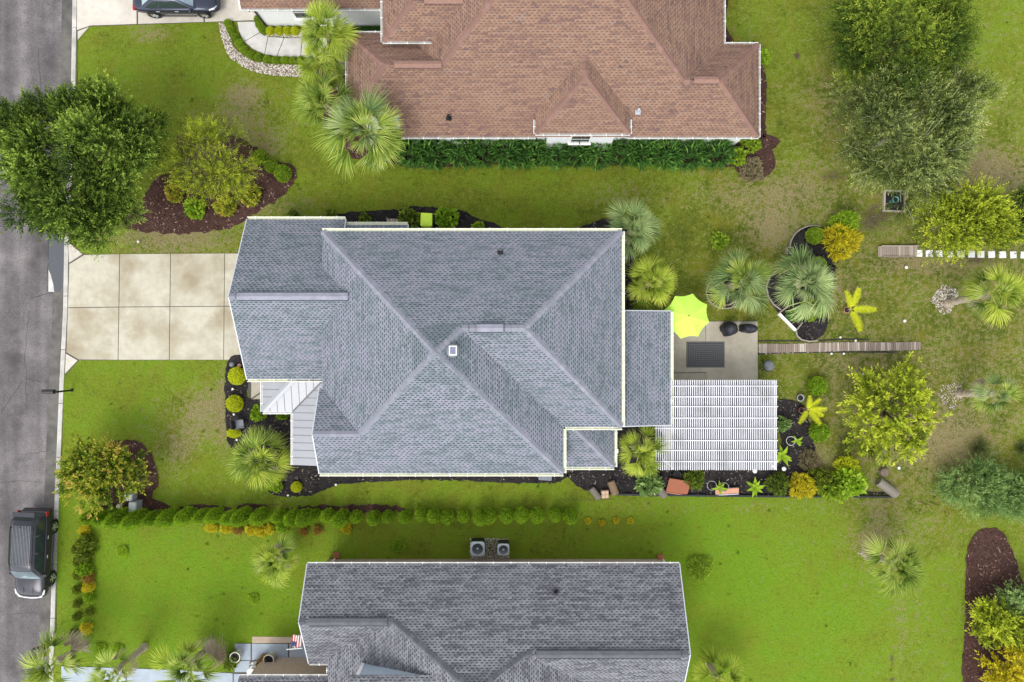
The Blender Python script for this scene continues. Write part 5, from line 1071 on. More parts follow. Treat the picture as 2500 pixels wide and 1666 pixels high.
# spiky clumps and broad leaved plants
def grass_clump(label, px, py, r_px, m, n=170, group=None):
    x, y, _ = G(px, py); r_ = r_px / PXM; az = rng.uniform(0, 6.28, n); el = rng.uniform(.1, 1.35, n)
    D = np.stack([np.cos(az) * np.cos(el), np.sin(az) * np.cos(el), np.sin(el)], -1); V, F, T = leaf_arrays(rng.normal(0, .03, (n, 3)) * (1, 1, 0), D, r_ * rng.uniform(.7, 1.1, n), .035, rng.uniform(.1, .9, n))
    tag(mobj('grass_clump', npmesh('grass_clump', V, F, m, T), None, (x, y, .01)), label, 'grass clump', group)
grass_clump('dark spiky grass clump left of the fruit tree', 2062, 1080, 40, L_spike); grass_clump('spiky grass clump below the fruit tree', 2120, 1100, 36, L_spike); grass_clump('spiky grass clump on the dry lawn near the cedar bush', 2385, 1090, 38, L_spike); grass_clump('spiky grass clump beside the cedar bushes at the yard edge', 2490, 1095, 30, L_spike)
grass_clump('dry straw-coloured grass clump beside the crepe myrtle', 355, 1165, 34, L_straw); grass_clump('spiky grass clump in the shade of the stepping tile tree', 2450, 580, 36, L_spike); grass_clump('small spiky plant at the inner corner of the brown roof', 1795, 104, 26, L_ygold, 60)
PIN = [pinnate_mesh('leaf', L_yel, 26, 1, .26, .4, k) for k in range(3)]; BRD = [broad_mesh('leaf', L_lime, 1, .36, .5, k) for k in range(3)]; BRG = [broad_mesh('leaf', L_round, 1, .36, .5, k) for k in range(3)]
rosette('potted_cycad', 'yellow-green feather palm in a clay pot on the lawn', 2076, 755, .5, 58, PIN, 4, 'frond', 'plant', 5, 45, seq=(-.05, 2.0, -1.25, 1.2))
rosette('potted_palm', 'yellow-green feathery potted plant at the mulch edge', 1972, 1000, .5, 42, PIN, 6, 'frond', 'plant', 5, 50, seq=(.1, 1.7, -1.0, .8, -2.2, -.4))
rosette('banana_plant', 'bright green broad-leaved plant at the pergola side', 1908, 1112, .4, 30, BRD, 8, 'leaf', 'plant', 0, 60); rosette('banana_plant', 'bright green broad-leaved plant near the black edging', 1842, 1190, .3, 26, BRD, 10, 'leaf', 'plant', 0, 65)
rosette('ring_plant', 'small leafy plant beside the white hoop', 1945, 1078, .25, 17, BRD, 7, 'leaf', 'plant', 0, 60); rosette('hoop_plant', 'green leafy plant in the wire hoops', 1757, 1192, .25, 20, BRG, 7, 'leaf', 'plant', 0, 50)

# ---- weeds and coarse tufts in the turf, one mass
def free(X, Y):
    ok = X > kerbx(Y) + .1
    for poly in MASKS: ok &= ~pip(X, Y, poly)
    return ok
nw = 600; wx_ = rng.uniform(-26, 29, nw); wy_ = rng.uniform(-19.5, 19.5, nw); ok = free(wx_, wy_); wx_, wy_ = wx_[ok], wy_[ok]; nw = len(wx_)
wi = np.repeat(np.arange(nw), 9); sz = rng.uniform(.05, .13, nw)[wi]; az = rng.uniform(0, 6.28, len(wi)); el = rng.uniform(.1, 1.0, len(wi))
Dw = np.stack([np.cos(az) * np.cos(el), np.sin(az) * np.cos(el), np.sin(el)], -1); Bw = np.stack([wx_[wi], wy_[wi], np.full(len(wi), .01)], -1) + rng.normal(0, .03, (len(wi), 3)) * (1, 1, 0)
Vw, Fw, Tw = leaf_arrays(Bw, Dw, sz, .38, np.clip(rng.uniform(0, 1, nw)[wi] + rng.normal(0, .1, len(wi)), 0, 1))
L_weed = leafmat('lawn_weed', (.095, .140, .012), (.13, .20, .014), (.20, .28, .02), (.32, .34, .07))
tag(mobj('weeds', npmesh('weeds', Vw, Fw, L_weed, Tw)), kind='stuff')
# ---- grass blades over the lawn ---------------------------------------------------
nb = 420000
bx_ = rng.uniform(-27.5, 29.6, nb); by_ = rng.uniform(-19.8, 19.8, nb); ok = bx_ > kerbx(by_) + .02
bx_, by_ = bx_[ok], by_[ok]; ok = np.ones(len(bx_), bool)
for poly in MASKS:
    P_ = np.array(poly); lo, hi = P_.min(0), P_.max(0); c = (bx_ > lo[0]) & (bx_ < hi[0]) & (by_ > lo[1]) & (by_ < hi[1]) & ok
    k = np.where(c)[0]; ok[k[pip(bx_[k], by_[k], poly)]] = False
bx_, by_ = bx_[ok], by_[ok]; lu, dr_, so_ = lawn_attr(bx_, by_)
keep = rng.uniform(size=len(bx_)) > np.clip(so_ * 1.1 + dr_ * .25, 0, .85); bx_, by_, lu, dr_, so_ = [q[keep] for q in (bx_, by_, lu, dr_, so_)]
n = len(bx_); a = rng.uniform(0, 6.28, n); L = rng.uniform(.05, .12, n); h = rng.uniform(.012, .045, n); b0 = np.stack([bx_, by_, np.zeros(n)], -1); u = np.stack([np.cos(a), np.sin(a), np.zeros(n)], -1); v = np.stack([-np.sin(a), np.cos(a), np.zeros(n)], -1)
V = np.stack([b0 - v * .009, b0 + v * .009, b0 + u * L[:, None] + np.array([0, 0, 1.]) * h[:, None]], 1).reshape(-1, 3)
rp = lambda q: np.repeat(q, 3)
tag(mobj('grass', npmesh('grass', V, np.arange(3 * n).reshape(-1, 3), M_lawn, attrs={'lush': rp(lu), 'dry': rp(dr_), 'soil': rp(so_ * .6), 'blade': rp(rng.uniform(0, 1, n))})), kind='stuff')
# ------------------------------------------------------------ yard objects
def thing(mb, name, label, cat, m, group=None, loc=None, rot=None, smooth=False, bevel=0):
    return tag(mb.obj(name, m, None, smooth, bevel, loc=loc, rot=rot), label, cat, group)
def edging(name, label, pts, h=.14, t=.035, m=None, cat='edging'):
    P_ = [Vector((*G(x, y)[:2], 0)) for x, y in pts]; V = []; F = []; n = len(P_)
    for i, q in enumerate(P_):
        d = (P_[min(i + 1, n - 1)] - P_[max(i - 1, 0)]).normalized(); s = Vector((-d.y, d.x, 0)) * t
        V += [q - s, q + s, q + s + Vector((0, 0, h)), q - s + Vector((0, 0, h))]
    for i in range(n - 1):
        a = 4 * i; F += [(a + 1, a + 5, a + 6, a + 2), (a + 2, a + 6, a + 7, a + 3), (a + 3, a + 7, a + 4, a)]
    F += [(0, 1, 2, 3), (4 * n - 1, 4 * n - 2, 4 * n - 3, 4 * n - 4)]
    return thing(MB().add(V, F), name, label, cat, m or M_rope)
def arc(cx, cy, rx, ry, a0, a1, n=14): return [(cx + rx * math.cos(R(a0 + (a1 - a0) * i / n)), cy + ry * math.sin(R(a0 + (a1 - a0) * i / n))) for i in range(n + 1)]
edging('bed_edging', 'curved edging board round the small palm bed', arc(1770, 714, 47, 40, 60, 262))
edging('bed_edging', 'curved edging board of the black bed with the clipped round shrub', arc(1985, 605, 58, 53, 180, 285))
edging('bed_edging', 'long curved edging board round the blue-green palm', [(1925, 648), (1900, 658), (1878, 675), (1869, 700), (1874, 725), (1888, 745), (1905, 757)])
edging('bed_edging', 'rounded end of the edging beside the boardwalk', [(1941, 806), (1944, 820), (1955, 830), (1975, 834), (1995, 832)])
edging('timber_border', 'white timber board of the angular bed border', [(1899, 766), (1940, 807)], .2, .07, M_white, 'timber'); edging('timber_border', 'short timber board of the angular bed border', [(1899, 765), (1922, 748)], .2, .035, M_rope, 'timber'); edging('timber_border', 'dark short board joining the rounded edging', [(1942, 806), (1956, 788)], .2, .03, M_rope, 'timber')
edging('black_edging', 'long straight black edging along the bright lawn', [(1500, 1206), (1700, 1209), (1900, 1211), (2172, 1212)], .18, .05, M_black)
edging('path_edging', 'black rubber edging on the palm side of the boardwalk', [(1850, 833), (1980, 833), (2060, 829), (2120, 830)], .06, .03, M_black); edging('path_edging', 'black rubber edging on the pergola side of the boardwalk', [(1850, 864), (1960, 861), (2060, 860), (2190, 860)], .06, .03, M_black)
# boardwalk and little bridge, plank by plank
bd = empty('boardwalk', (*G(2045, 848)[:2], 0), label='long narrow plank boardwalk from the patio across the lawn', cat='boardwalk'); b0 = Vector(bd.location)
x = 1852
while x < 2243:
    t = (x - 1852) / 391; yc = 852 - 8 * t + math.sin(t * 9) * 1; L = (25 - 6 * t) / PXM; w_ = random.uniform(4.0, 6.2); q = Vector(G(x + w_ / 2, yc)) - b0
    MB().box((0, 0, .03), ((w_ - .9) / PXM, L * random.uniform(.93, 1.05), .04)).obj('plank', M_wood2, bd, loc=q + Vector((0, 0, random.uniform(0, .015))), rot=(0, 0, random.uniform(-.04, .04))); x += w_
MB().box((0, .15, .005), (391 / PXM, .06, .03), -R(-1.1)).box((0, -.15, .005), (391 / PXM, .06, .03), R(1.1)).obj('bearer', M_wood, bd)
br_ = empty('plank_bridge', (*G(2189, 615)[:2], 0), label='short weathered plank bridge before the white tiles', cat='bridge')
for i in range(19):
    w_ = 5.0; q = Vector(G(2143 + i * 5.05, 615 - (1 if i > 9 else 0))) - Vector(br_.location); MB().box((0, 0, .10), (.105, .60, .04)).obj('plank', M_wood, br_, loc=q + Vector((0, random.uniform(-.015, .015), random.uniform(0, .012))), rot=(0, 0, random.uniform(-.02, .02)))
for s_ in (-1, 1): MB().box((.12 * (s_ > 0), s_ * .31, .15), (2.1 if s_ > 0 else 1.75, .045, .08)).obj('side_rail', M_wood, br_)
for i, xx in enumerate((2243, 2268, 2292, 2320, 2345, 2371, 2394, 2420, 2447, 2473, 2499)):
    thing(MB().box((0, 0, .02), (.38 if i not in (9,) else .34, .38, .05)), 'stepping_tile', 'white square stepping tile in the row from the plank bridge', 'tile', M_white, 'white stepping tiles', (*G(xx, 619 + i * .4)[:2], 0), (0, 0, random.uniform(-.08, .08)), bevel=.01)
# pergola
ZG = 2.6; pg = empty('pergola', (*G(1765, 1040, 0)[:2], 0), label='white slatted pergola over the patio corner', cat='pergola'); g0 = Vector(pg.location); g0.z = 0
def gp(x, y, z=ZG): return Vector(G(x, y, z)) - g0
nsl = 57
for i in range(nsl):
    xx = 1602 + (1895 - 1602) * i / (nsl - 1); y0, y1 = (928 if xx > 1636 else 1040), 1148; a, b_ = gp(xx, y0), gp(xx + random.uniform(-.4, .4), y1 + random.uniform(-.6, .6)); c = (a + b_) / 2
    MB().box((0, 0, 0), (.050, (a - b_).length, .038)).obj('slat', M_slat, pg, loc=c, rot=(0, 0, random.uniform(-.002, .002)))
for yy_ in (943, 969, 993, 1021, 1046, 1076, 1100, 1127):
    x0 = 1638 if yy_ < 1037 else 1598; a, b_ = gp(x0, yy_, 2.645), gp(1899, yy_, 2.645); MB().box((0, 0, 0), ((b_ - a).length, .05, .05)).obj('rafter', M_slat, pg, loc=(a + b_) / 2)
for xx in (1640, 1892):
    a, b_ = gp(xx, 930, 2.38), gp(xx, 1146, 2.38); MB().box((0, 0, 0), (.09, (a - b_).length, .15)).obj('beam', M_slat, pg, loc=(a + b_) / 2)
for xx, yy_ in ((1642, 935), (1890, 935), (1642, 1140), (1890, 1140)): q = gp(xx, yy_, 2.38); MB().box((q.x, q.y, 1.15), (.12, .12, 2.3)).obj('post', M_white, pg)
a, b_ = gp(1644, 932, 2.3), gp(1888, 1144, 2.3); MB().box(((a.x + b_.x) / 2, (a.y + b_.y) / 2, 2.29), (b_.x - a.x, a.y - b_.y, .012)).obj('smoked_panel', plain('smoked_panel', (.05, .055, .065), .3, var=.3, scale=1.5), pg)
# umbrella
ux_, uy_, _ = G(1678, 772, 2.3); um = empty('patio_umbrella', (ux_, uy_, 0), label='lime green eight-sided patio umbrella beside the blue-grey roof', cat='umbrella')
ang0 = R(75)
for i in range(8):
    a0, a1 = ang0 + i * math.pi / 4, ang0 + (i + 1) * math.pi / 4; r_ = 1.25; V = [(0, 0, 2.62)]; F = []
    for k in range(1, 5):
        t = k / 4
        for j in range(5):
            s_ = j / 4; ed = (1 - .07 * math.sin(math.pi * s_) * t); e0 = Vector((math.cos(a0), math.sin(a0))); e1 = Vector((math.cos(a1), math.sin(a1))); q = e0.lerp(e1, s_) * r_ * t * ed; V.append((q.x, q.y, 2.62 - .44 * t ** 1.15 - .02 * math.sin(math.pi * s_) * t))
    F += [(0, j + 1, j + 2) for j in range(4)]
    for k in range(3):
        for j in range(4): q = 1 + k * 5 + j; F.append((q, q + 5, q + 6, q + 1))
    MB().add(V, F).obj('canopy_panel', M_lime, um, True)
    MB().tube([(0, 0, 2.56), (math.cos(a0) * 1.22, math.sin(a0) * 1.22, 2.15)], .012, 5).obj('rib', M_white, um)
MB().tube([(0, 0, .05), (0, 0, 2.6)], .025, 8).obj('pole', M_blackm, um); MB().lathe([(.01, 0), (.035, .01), (.035, .05), (.01, .08)], 10, (0, 0, 2.6)).obj('finial', M_blackm, um); MB().lathe([(.28, 0), (.28, .05), (.06, .09), (.05, .25)], 20, (0, 0, .03)).obj('base', M_blackm, um)
# rug with concentric rectangles
rx_, ry_, _ = G(1722, 866); rg_ = empty('outdoor_rug', (rx_, ry_, .03), label='dark grey rug of nested rectangles on the patio', cat='rug')
W0, H0 = 93 / PXM, 63 / PXM; MB().box((0, 0, .006), (W0, H0, .012)).obj('weave', M_rug1, rg_)
for i in range(7):
    f = .035 + i * .075; a, b_ = W0 - 2 * f * H0 * .95, H0 - 2 * f * H0 * .95; t = .032
    MB().box((0, b_ / 2, .0135), (a, t, .005)).box((0, -b_ / 2, .0135), (a, t, .005)).box((a / 2, 0, .0135), (t, b_ - t, .005)).box((-a / 2, 0, .0135), (t, b_ - t, .005)).obj('border_stripe', M_rug2, rg_)
# covered grills: sagging cloth over a box
def cover(name, label, px, py, rx, ry, h, tops, rot=0):
    x, y, _ = G(px, py, h * .8); V = []; F = []; n = 26; prof = ((1.0, .02), (.99, .3), (.95, .62), (.86, .86), (.62, .97), (.3, 1.0), (.02, .99))
    for i, (r_, z) in enumerate(prof):
        for j in range(n):
            a = 2 * math.pi * j / n; sq = 1 / max(abs(math.cos(a)), abs(math.sin(a))) ** .35; wv = 1 + .06 * math.sin(5 * a + 1) * (1 - z * .5) + .04 * math.sin(9 * a) * (1 - z)
            X = rx * r_ * sq * wv * math.cos(a); Y = ry * r_ * sq * wv * math.sin(a); zz = h * z
            for tx, ty, th, ts in tops: zz += th * math.exp(-((X - tx) ** 2 + (Y - ty) ** 2) / ts ** 2) * (z > .8)
            V.append((X, Y, zz))
    for i in range(len(prof) - 1):
        for j in range(n): F.append((i * n + j, i * n + (j + 1) % n, (i + 1) * n + (j + 1) % n, (i + 1) * n + j))
    F.append(tuple(range((len(prof) - 1) * n, len(prof) * n)))
    return thing(MB().add(V, F), name, label, 'grill', plain(name + '_cloth', (.014, .015, .022), .6, var=.4, scale=8), None, (x, y, .03), (0, 0, rot), True)
cover('covered_grill', 'grill under a rounded black cloth cover on the patio', 1785, 803, .40, .40, .95, ((.05, .05, .12, .2),), .5)
cover('covered_grill', 'wide low grill under a black cover at the patio corner', 1832, 802, .44, .26, .9, ((-.2, 0, .10, .15), (.2, .03, .1, .15)), -.1)
sx, sy, _ = G(1872, 893, .3); st = empty('kettle_grill', (sx, sy, 0), label='black kettle barbecue with a grey lid on the lawn beside the patio', cat='barbecue')
MB().lathe([(.06, .3), (.24, .38), (.31, .55), (.31, .60)], 20).obj('bowl', M_black, st, True); MB().lathe([(.30, .601), (.28, .68), (.2, .76), (.05, .80)], 20).obj('lid', M_grey, st, True)
for i in range(3): MB().tube([(.12 * math.cos(i * 2.1), .12 * math.sin(i * 2.1), .4), (.36 * math.cos(i * 2.1), .36 * math.sin(i * 2.1), .0)], .02, 6).obj('leg', M_blackm, st)
# bin
bxx, byy, _ = G(1041, 537, 1.0); bn = empty('wheelie_bin', (bxx, byy, 0), R(-3), 'lime green wheeled rubbish bin between two leafy shrubs', 'bin')
MB().box((0, 0, .50), (.50, .58, .98), 0, 1.12).obj('body', M_limep, bn, bevel=.03); ld = MB().box((0, .01, 1.03), (.66, .74, .07), 0, .95).obj('lid', M_limep, bn, bevel=.04); MB().box((0, .06, 1.075), (.50, .48, .02)).obj('lid_panel', M_limep, ld, bevel=.01); MB().box((0, -.25, 1.07), (.5, .012, .012)).obj('lid_groove', plain('lime_shade', (.40, .58, .03), .5), ld)
for s_ in (-1, 1): MB().tube([(s_ * .22, -.34, .12), (s_ * .28, -.34, .12)], .11, 12).obj('wheel', M_tread, bn)
MB().tube([(-.26, -.40, 1.0), (.26, -.40, 1.0)], .018, 7).obj('handle', M_limep, bn)
gx_, gy_, _ = G(957, 545, .5); gr_ = empty('slatted_bench', (gx_, gy_, 0), label='small grey slatted bench under the cream gutter', cat='bench')
for i in range(6): MB().box((-.25 + i * .1, 0, .45), (.08, .5, .03)).obj('slat', M_wood, gr_)
for sx_ in (-.25, .25):
    for sy_ in (-.2, .2): MB().box((sx_, sy_, .217), (.05, .05, .434)).obj('leg', M_wood, gr_)
# front garden bench
bx0, by0, _ = G(583, 1036, .4); gb = empty('garden_chair', (bx0, by0, 0), R(8), 'dark garden chair in the black mulch beside the golden shrub', 'chair')
MB().box((.05, 0, .40), (.46, .46, .05)).obj('seat', M_grey, gb, bevel=.02); MB().box((-.24, 0, .66), (.06, .46, .5)).obj('backrest', M_black, gb, bevel=.02)
for s_ in (-1, 1): MB().box((.04, s_ * .255, .58), (.5, .05, .04)).obj('armrest', M_black, gb)
for a in (-.2, .24):
    for s_ in (-1, 1): MB().box((a, s_ * .2, .187), (.045, .045, .374)).obj('leg', M_black, gb)
# air conditioners
for px, py, s_, lb in ((1166, 1340, .80, 'larger grey air conditioner with a fan grille on the gravel pad'), (1229, 1342, .66, 'smaller grey air conditioner with a bright fan on the gravel pad')):
    h = .85; x, y, _ = G(px, py, h); ac = empty('air_conditioner', (x, y, .03), label=lb, cat='air conditioner')
    MB().box((0, 0, h / 2 - .01), (s_ * .94, s_ * .94, h - .04)).obj('coil_body', M_black, ac, bevel=.05)
    n = 32; V = []; F = []
    for j in range(n):
        a = 2 * math.pi * j / n; c, s2 = math.cos(a), math.sin(a); q = 1 / (abs(c) ** 6 + abs(s2) ** 6) ** (1 / 6)
        V += [(s_ * .5 * q * c, s_ * .5 * q * s2, h - .06), (s_ * .5 * q * c, s_ * .5 * q * s2, h), (s_ * .385 * c, s_ * .385 * s2, h + .02), (s_ * .375 * c, s_ * .375 * s2, h - .16)]
    for j in range(n):
        for k in range(3): a, b_ = 4 * j + k, 4 * ((j + 1) % n) + k; F.append((a, b_, b_ + 1, a + 1))
    MB().add(V, F).obj('top_cover', M_lgrey, ac); MB().lathe([(s_ * .375, 0), (.01, .001)], 24, (0, 0, h - .16)).obj('fan_well', M_black, ac)
    for k in range(3):
        a = k * 2.094 + (.4 if s_ < .7 else 1.2); ca, sa = math.cos(a), math.sin(a); r0, r1 = .07, s_ * .35; V = []
        for r_, w0, w1 in ((r0, -.3, .3), (r1, -.42, .5)): V += [(r_ * math.cos(a + w0), r_ * math.sin(a + w0), h - .12), (r_ * math.cos(a + w1), r_ * math.sin(a + w1), h - .06)]
        MB().add(V, [(0, 2, 3, 1)]).obj('fan_blade', M_lgrey if s_ > .7 else M_steel, ac)
    MB().lathe([(.09, 0), (.09, .05), (.02, .07)], 14, (0, 0, h - .09)).obj('hub', M_lgrey, ac)
    gm = MB()
    for k in range(4): gm.lathe([(s_ * (.1 + .08 * k) - .004, 0), (s_ * (.1 + .08 * k) + .004, .006)], 24, (0, 0, h + .018), False)
    gm.obj('guard_wire', M_lgrey, ac)
# mailboxes on posts with an arm over the kerb
for px, py, rz, lb in ((176, 953, R(180), 'black mailbox on a post opposite the front lawn'), (153, 1556, R(195), 'black mailbox on a post beside the street palm')):
    x, y, _ = G(px, py); mbx = empty('mailbox', (x, y, 0), rz, lb, 'mailbox')
    MB().lathe([(.09, 0), (.09, .06), (.055, .1), (.05, 1.2), (.07, 1.22), (.07, 1.28), (.02, 1.36)], 12).obj('post', M_blackm, mbx); MB().box((.25, 0, 1.02), (.6, .05, .05)).obj('arm', M_blackm, mbx)
    V = []; n = 12
    for xx in (.22, .86):
        V += [(xx, -.12, 1.06), (xx, .12, 1.06)] + [(xx, .12 * math.cos(math.pi * k / n), 1.21 + .1 * math.sin(math.pi * k / n)) for k in range(n + 1)]
    m_ = n + 3; F = [tuple(range(m_)), tuple(range(m_, 2 * m_))[::-1]] + [(k, m_ + k, m_ + (k + 1) % m_, (k + 1) % m_) for k in range(m_)]
    F[2 + 1:2 + 1] = []; MB().add(V, [f[::-1] for f in F]).obj('box', M_black, mbx); MB().box((.6, -.135, 1.25), (.14, .012, .05)).obj('flag', M_red, mbx)
# path lights
for px, py, g_, lb in [(q[0], q[1], 'solar lights in the back yard', 'round white solar light in the back yard grass') for q in ((2213, 653), (2209, 784), (2052, 824), (2089, 832), (2030, 864), (2060, 864), (2195, 1143), (2108, 914))] + [(q[0], q[1], 'path lights in the front bed', 'small path light in the black front bed') for q in ((568, 950), (571, 1012), (578, 1074), (703, 1210), (820, 1184))] + [(337, 590, None, 'single white light on the dry grass above the driveway')]:
    x, y, _ = G(px, py, .2); q = empty('path_light', (x, y, 0), label=lb, cat='path light', group=g_); s_ = 1.0 if 'yard' in lb and px > 2190 else .75
    MB().tube([(0, 0, -.02), (0, 0, .18)], .012, 6).obj('stake', M_grey, q); MB().lathe([(.05 * s_, .18), (.085 * s_, .185), (.085 * s_, .21), (.02, .235)], 14).obj('lamp_head', M_white, q, True)
for px, py, r_, lb in ((1843, 1150, .13, 'white disc lamp at the pergola edge'), (1914, 1145, .13, 'white disc lamp in the black mulch')):
    x, y, _ = G(px, py, .3); q = empty('disc_lamp', (x, y, 0), label=lb, cat='lamp'); MB().tube([(0, 0, -.02), (0, 0, .3)], .012, 6).obj('stake', M_grey, q); MB().lathe([(r_, .3), (r_, .32), (.03, .35)], 18).obj('shade', M_white, q, True)
# utility boxes by the crepe myrtle
for px, py, sx_, sy_, h, lb in ((314, 1215, .42, .34, .55, 'pale green utility box in the mulch'), (324, 1239, .40, .58, .65, 'larger grey utility cabinet beside the hedge')):
    x, y, _ = G(px, py, h); q = empty('utility_box', (x, y, 0), R(-2), lb, 'utility box'); MB().box((0, 0, h / 2), (sx_, sy_, h)).obj('cabinet', M_lgrey, q, bevel=.02); MB().box((-.03, -.02, h + .015), (sx_ * .95, sy_ * .95, .03), 0, .96).obj('lid', plain('pale_box_lid', (.62, .66, .66), .5, var=.06), q)
x, y, _ = G(289, 1237, .4); thing(MB().lathe([(.12, 0), (.12, .4), (.10, .45), (.02, .48)], 14, (x, y, 0)), 'marker_post', 'short cream marker post beside the utility boxes', 'post', plain('cream_plastic', (.62, .58, .44), .6), smooth=True)
x, y, _ = G(537, 322); q = empty('valve_box', (x, y, 0), R(10), 'dark blue-grey valve box lid sunk in the dry grass', 'valve box'); MB().box((0, 0, .02), (.36, .46, .06)).obj('rim', M_black, q, bevel=.02); MB().box((0, 0, .053), (.28, .38, .012)).obj('lid', plain('blue_grey_plastic', (.07, .10, .13), .5), q)
# rolled mats and boxes along the bed
def roll(label, px, py, L, r_, ang, m, cat='rolled mat', name='rolled_mat', tilt=.12):
    x, y, _ = G(px, py, r_); q = empty(name, (x, y, 0), ang, label, cat); V = []; F = []; n = 60; turns = 2.6
    for j in range(n + 1):
        t = j / n; a = t * turns * 6.283; rr = r_ * (1 - .62 * t)
        for xx in (-L / 2, L / 2):
            V += [(xx, rr * math.cos(a), r_ + rr * math.sin(a)), (xx, (rr - .03) * math.cos(a), r_ + (rr - .03) * math.sin(a))]
    for j in range(n): a = 4 * j; F += [(a, a + 2, a + 6, a + 4), (a + 1, a + 5, a + 7, a + 3), (a, a + 4, a + 5, a + 1), (a + 2, a + 3, a + 7, a + 6)]
    MB().add(V, F).obj('mat', m, q)
    rb = MB()
    for k in range(9): a = -.4 + k * .45; rb.tube([(-L / 2 + .01, (r_ + .002) * math.cos(a), r_ + (r_ + .002) * math.sin(a)), (L / 2 - .01, (r_ + .002) * math.cos(a), r_ + (r_ + .002) * math.sin(a))], .012, 5)
    rb.obj('ridge_strands', m, q); return q
roll('grey rolled mat lying beside the small brown carton', 1453, 1205, .72, .17, R(-52), M_roll); roll('brown bamboo mat roll lying beside the small brown carton', 1497, 1191, .78, .20, R(-70), M_rollb); roll('grey rolled mat leaning against the blue-green broadleaf shrub', 1614, 1200, .75, .19, R(-55), M_roll)
roll('large bleached mat roll at the end of the black edging', 2166, 1192, 1.25, .25, R(-36), M_roll)
x, y, _ = G(1477, 1207, .2); q = empty('carton', (x, y, 0), R(3), 'small brown carton between two rolled mats', 'box'); MB().box((0, 0, .14), (.40, .44, .28)).obj('box', plain('brown_card', (.38, .25, .16), .8), q, bevel=.01)
for a in (-.1, .1):
    for b_ in (-.11, .11): MB().box((a, b_, .286), (.15, .16, .012)).obj('flap', plain('pale_card', (.50, .36, .25), .8), q)
def board(name, label, px, py, sx_, sy_, rz, tx, ty, z, m, m2=None, cat='board'):
    x, y, _ = G(px, py, z); q = empty(name, (x, y, z), 0, label, cat); o = MB().box((0, 0, 0), (sx_, sy_, .05)).obj('panel', m, q, bevel=.01, rot=(tx, ty, rz)); MB().box((0, -sy_ / 2 + .02, .04), (sx_ * .96, .04, .05)).obj('folded_edge', m2 or m, o); MB().box((0, 0, -.045), (sx_ * .97, sy_ * .97, .035)).obj('lower_panel', m2 or m, o)
board('folded_panel', 'large terracotta folded panel leaning over the black edging', 1656, 1189, 1.25, .92, R(-9), R(20), R(3), .28, M_terra, M_terra2); board('folded_panel', 'small pale terracotta panel with a grey side by the wire hoops', 1775, 1200, 1.30, .40, R(4), R(22), R(-4), .22, M_terra2, M_lgrey)
def pot(label, px, py, r_, h, m, soil=True, name='plant_pot', z=0):
    x, y, _ = G(px, py, h); q = empty(name, (x, y, z), label=label, cat='pot'); MB().lathe([(r_ * .7, 0), (r_ * .95, h * .9), (r_ * 1.05, h * .9), (r_ * 1.05, h), (r_ * .9, h), (r_ * .86, h * .85)], 22, close=False).obj('pot', m, q, True); MB().lathe([(r_ * .87, h * .86), (.01, h * .87)], 20, close=False).obj('soil', M_mblk, q); return q
pot('dark round tub in the bed beside the terracotta panel', 1653, 1161, .24, .3, M_black); pot('dark pot holding the feathery shrub', 1702, 1193, .17, .28, M_black); pot('clay pot of the feather palm on the lawn', 2068, 757, .17, .3, M_terra2); pot('clay pot at the mulch edge under the feathery plant', 1957, 1002, .15, .3, M_terra); pot('grey metal tub beside the egg-shaped shrub', 1955, 972, .19, .3, M_lgrey)
pot('cream ringed pot at the corner of the painted porch walk', 573, 1606, .29, .6, plain('cream_pot', (.66, .64, .54), .6)); pot('cream ringed pot in the middle of the painted porch walk', 655, 1613, .30, .7, plain('cream_pot_worn', (.62, .60, .50), .6))
def hoop(label, px, py, r_, h=.3):
    x, y, _ = G(px, py, h); V = [(r_ * math.cos(k * .3142), r_ * math.sin(k * .3142), h + .03 * math.sin(k * .6)) for k in range(21)]
    q = empty('wire_hoop', (x, y, 0), label=label, cat='hoop'); MB().tube(V, .014, 6).obj('ring', M_lgrey if 'wire' in label else M_white, q)
    for k in range(3): a = k * 2.1; MB().tube([(r_ * math.cos(a), r_ * math.sin(a), -.02), (r_ * math.cos(a), r_ * math.sin(a), h)], .008, 5).obj('leg', M_lgrey, q)
hoop('white hoop support in the black mulch', 1931, 1077, .25); hoop('wire hoop beside the shrub in the dark pot', 1738, 1186, .26); hoop('wire hoop behind the small terracotta panel', 1768, 1190, .26)
x, y, _ = G(1929, 612, .3); q = empty('planter_box', (x, y, 0), label='small square dark planter at the bed edge', cat='planter')
for s_ in (-1, 1): MB().box((s_ * .17, 0, .17), (.03, .37, .34)).obj('side_board', M_rope, q); MB().box((0, s_ * .17, .17), (.309, .03, .34)).obj('end_board', M_rope, q)
MB().box((0, 0, .1), (.305, .305, .16)).obj('soil', M_mblk, q)
x, y, _ = G(2181, 492); q = empty('timber_stand', (x, y, 0), R(-2), 'square timber framed bed with a teal pot below the grey-green tree', 'planter')
for s_ in (-1, 1): MB().box((s_ * .57, 0, .08), (.08, 1.2, .16)).obj('side_board', M_wood, q); MB().box((0, s_ * .57, .08), (1.055, .08, .16)).obj('end_board', M_rope, q)
MB().box((0, 0, .03), (1.05, 1.05, .05)).obj('soil', M_mblk, q)
pot('teal pot standing in the timber framed bed', 2186, 488, .17, .45, M_teal, z=.06)
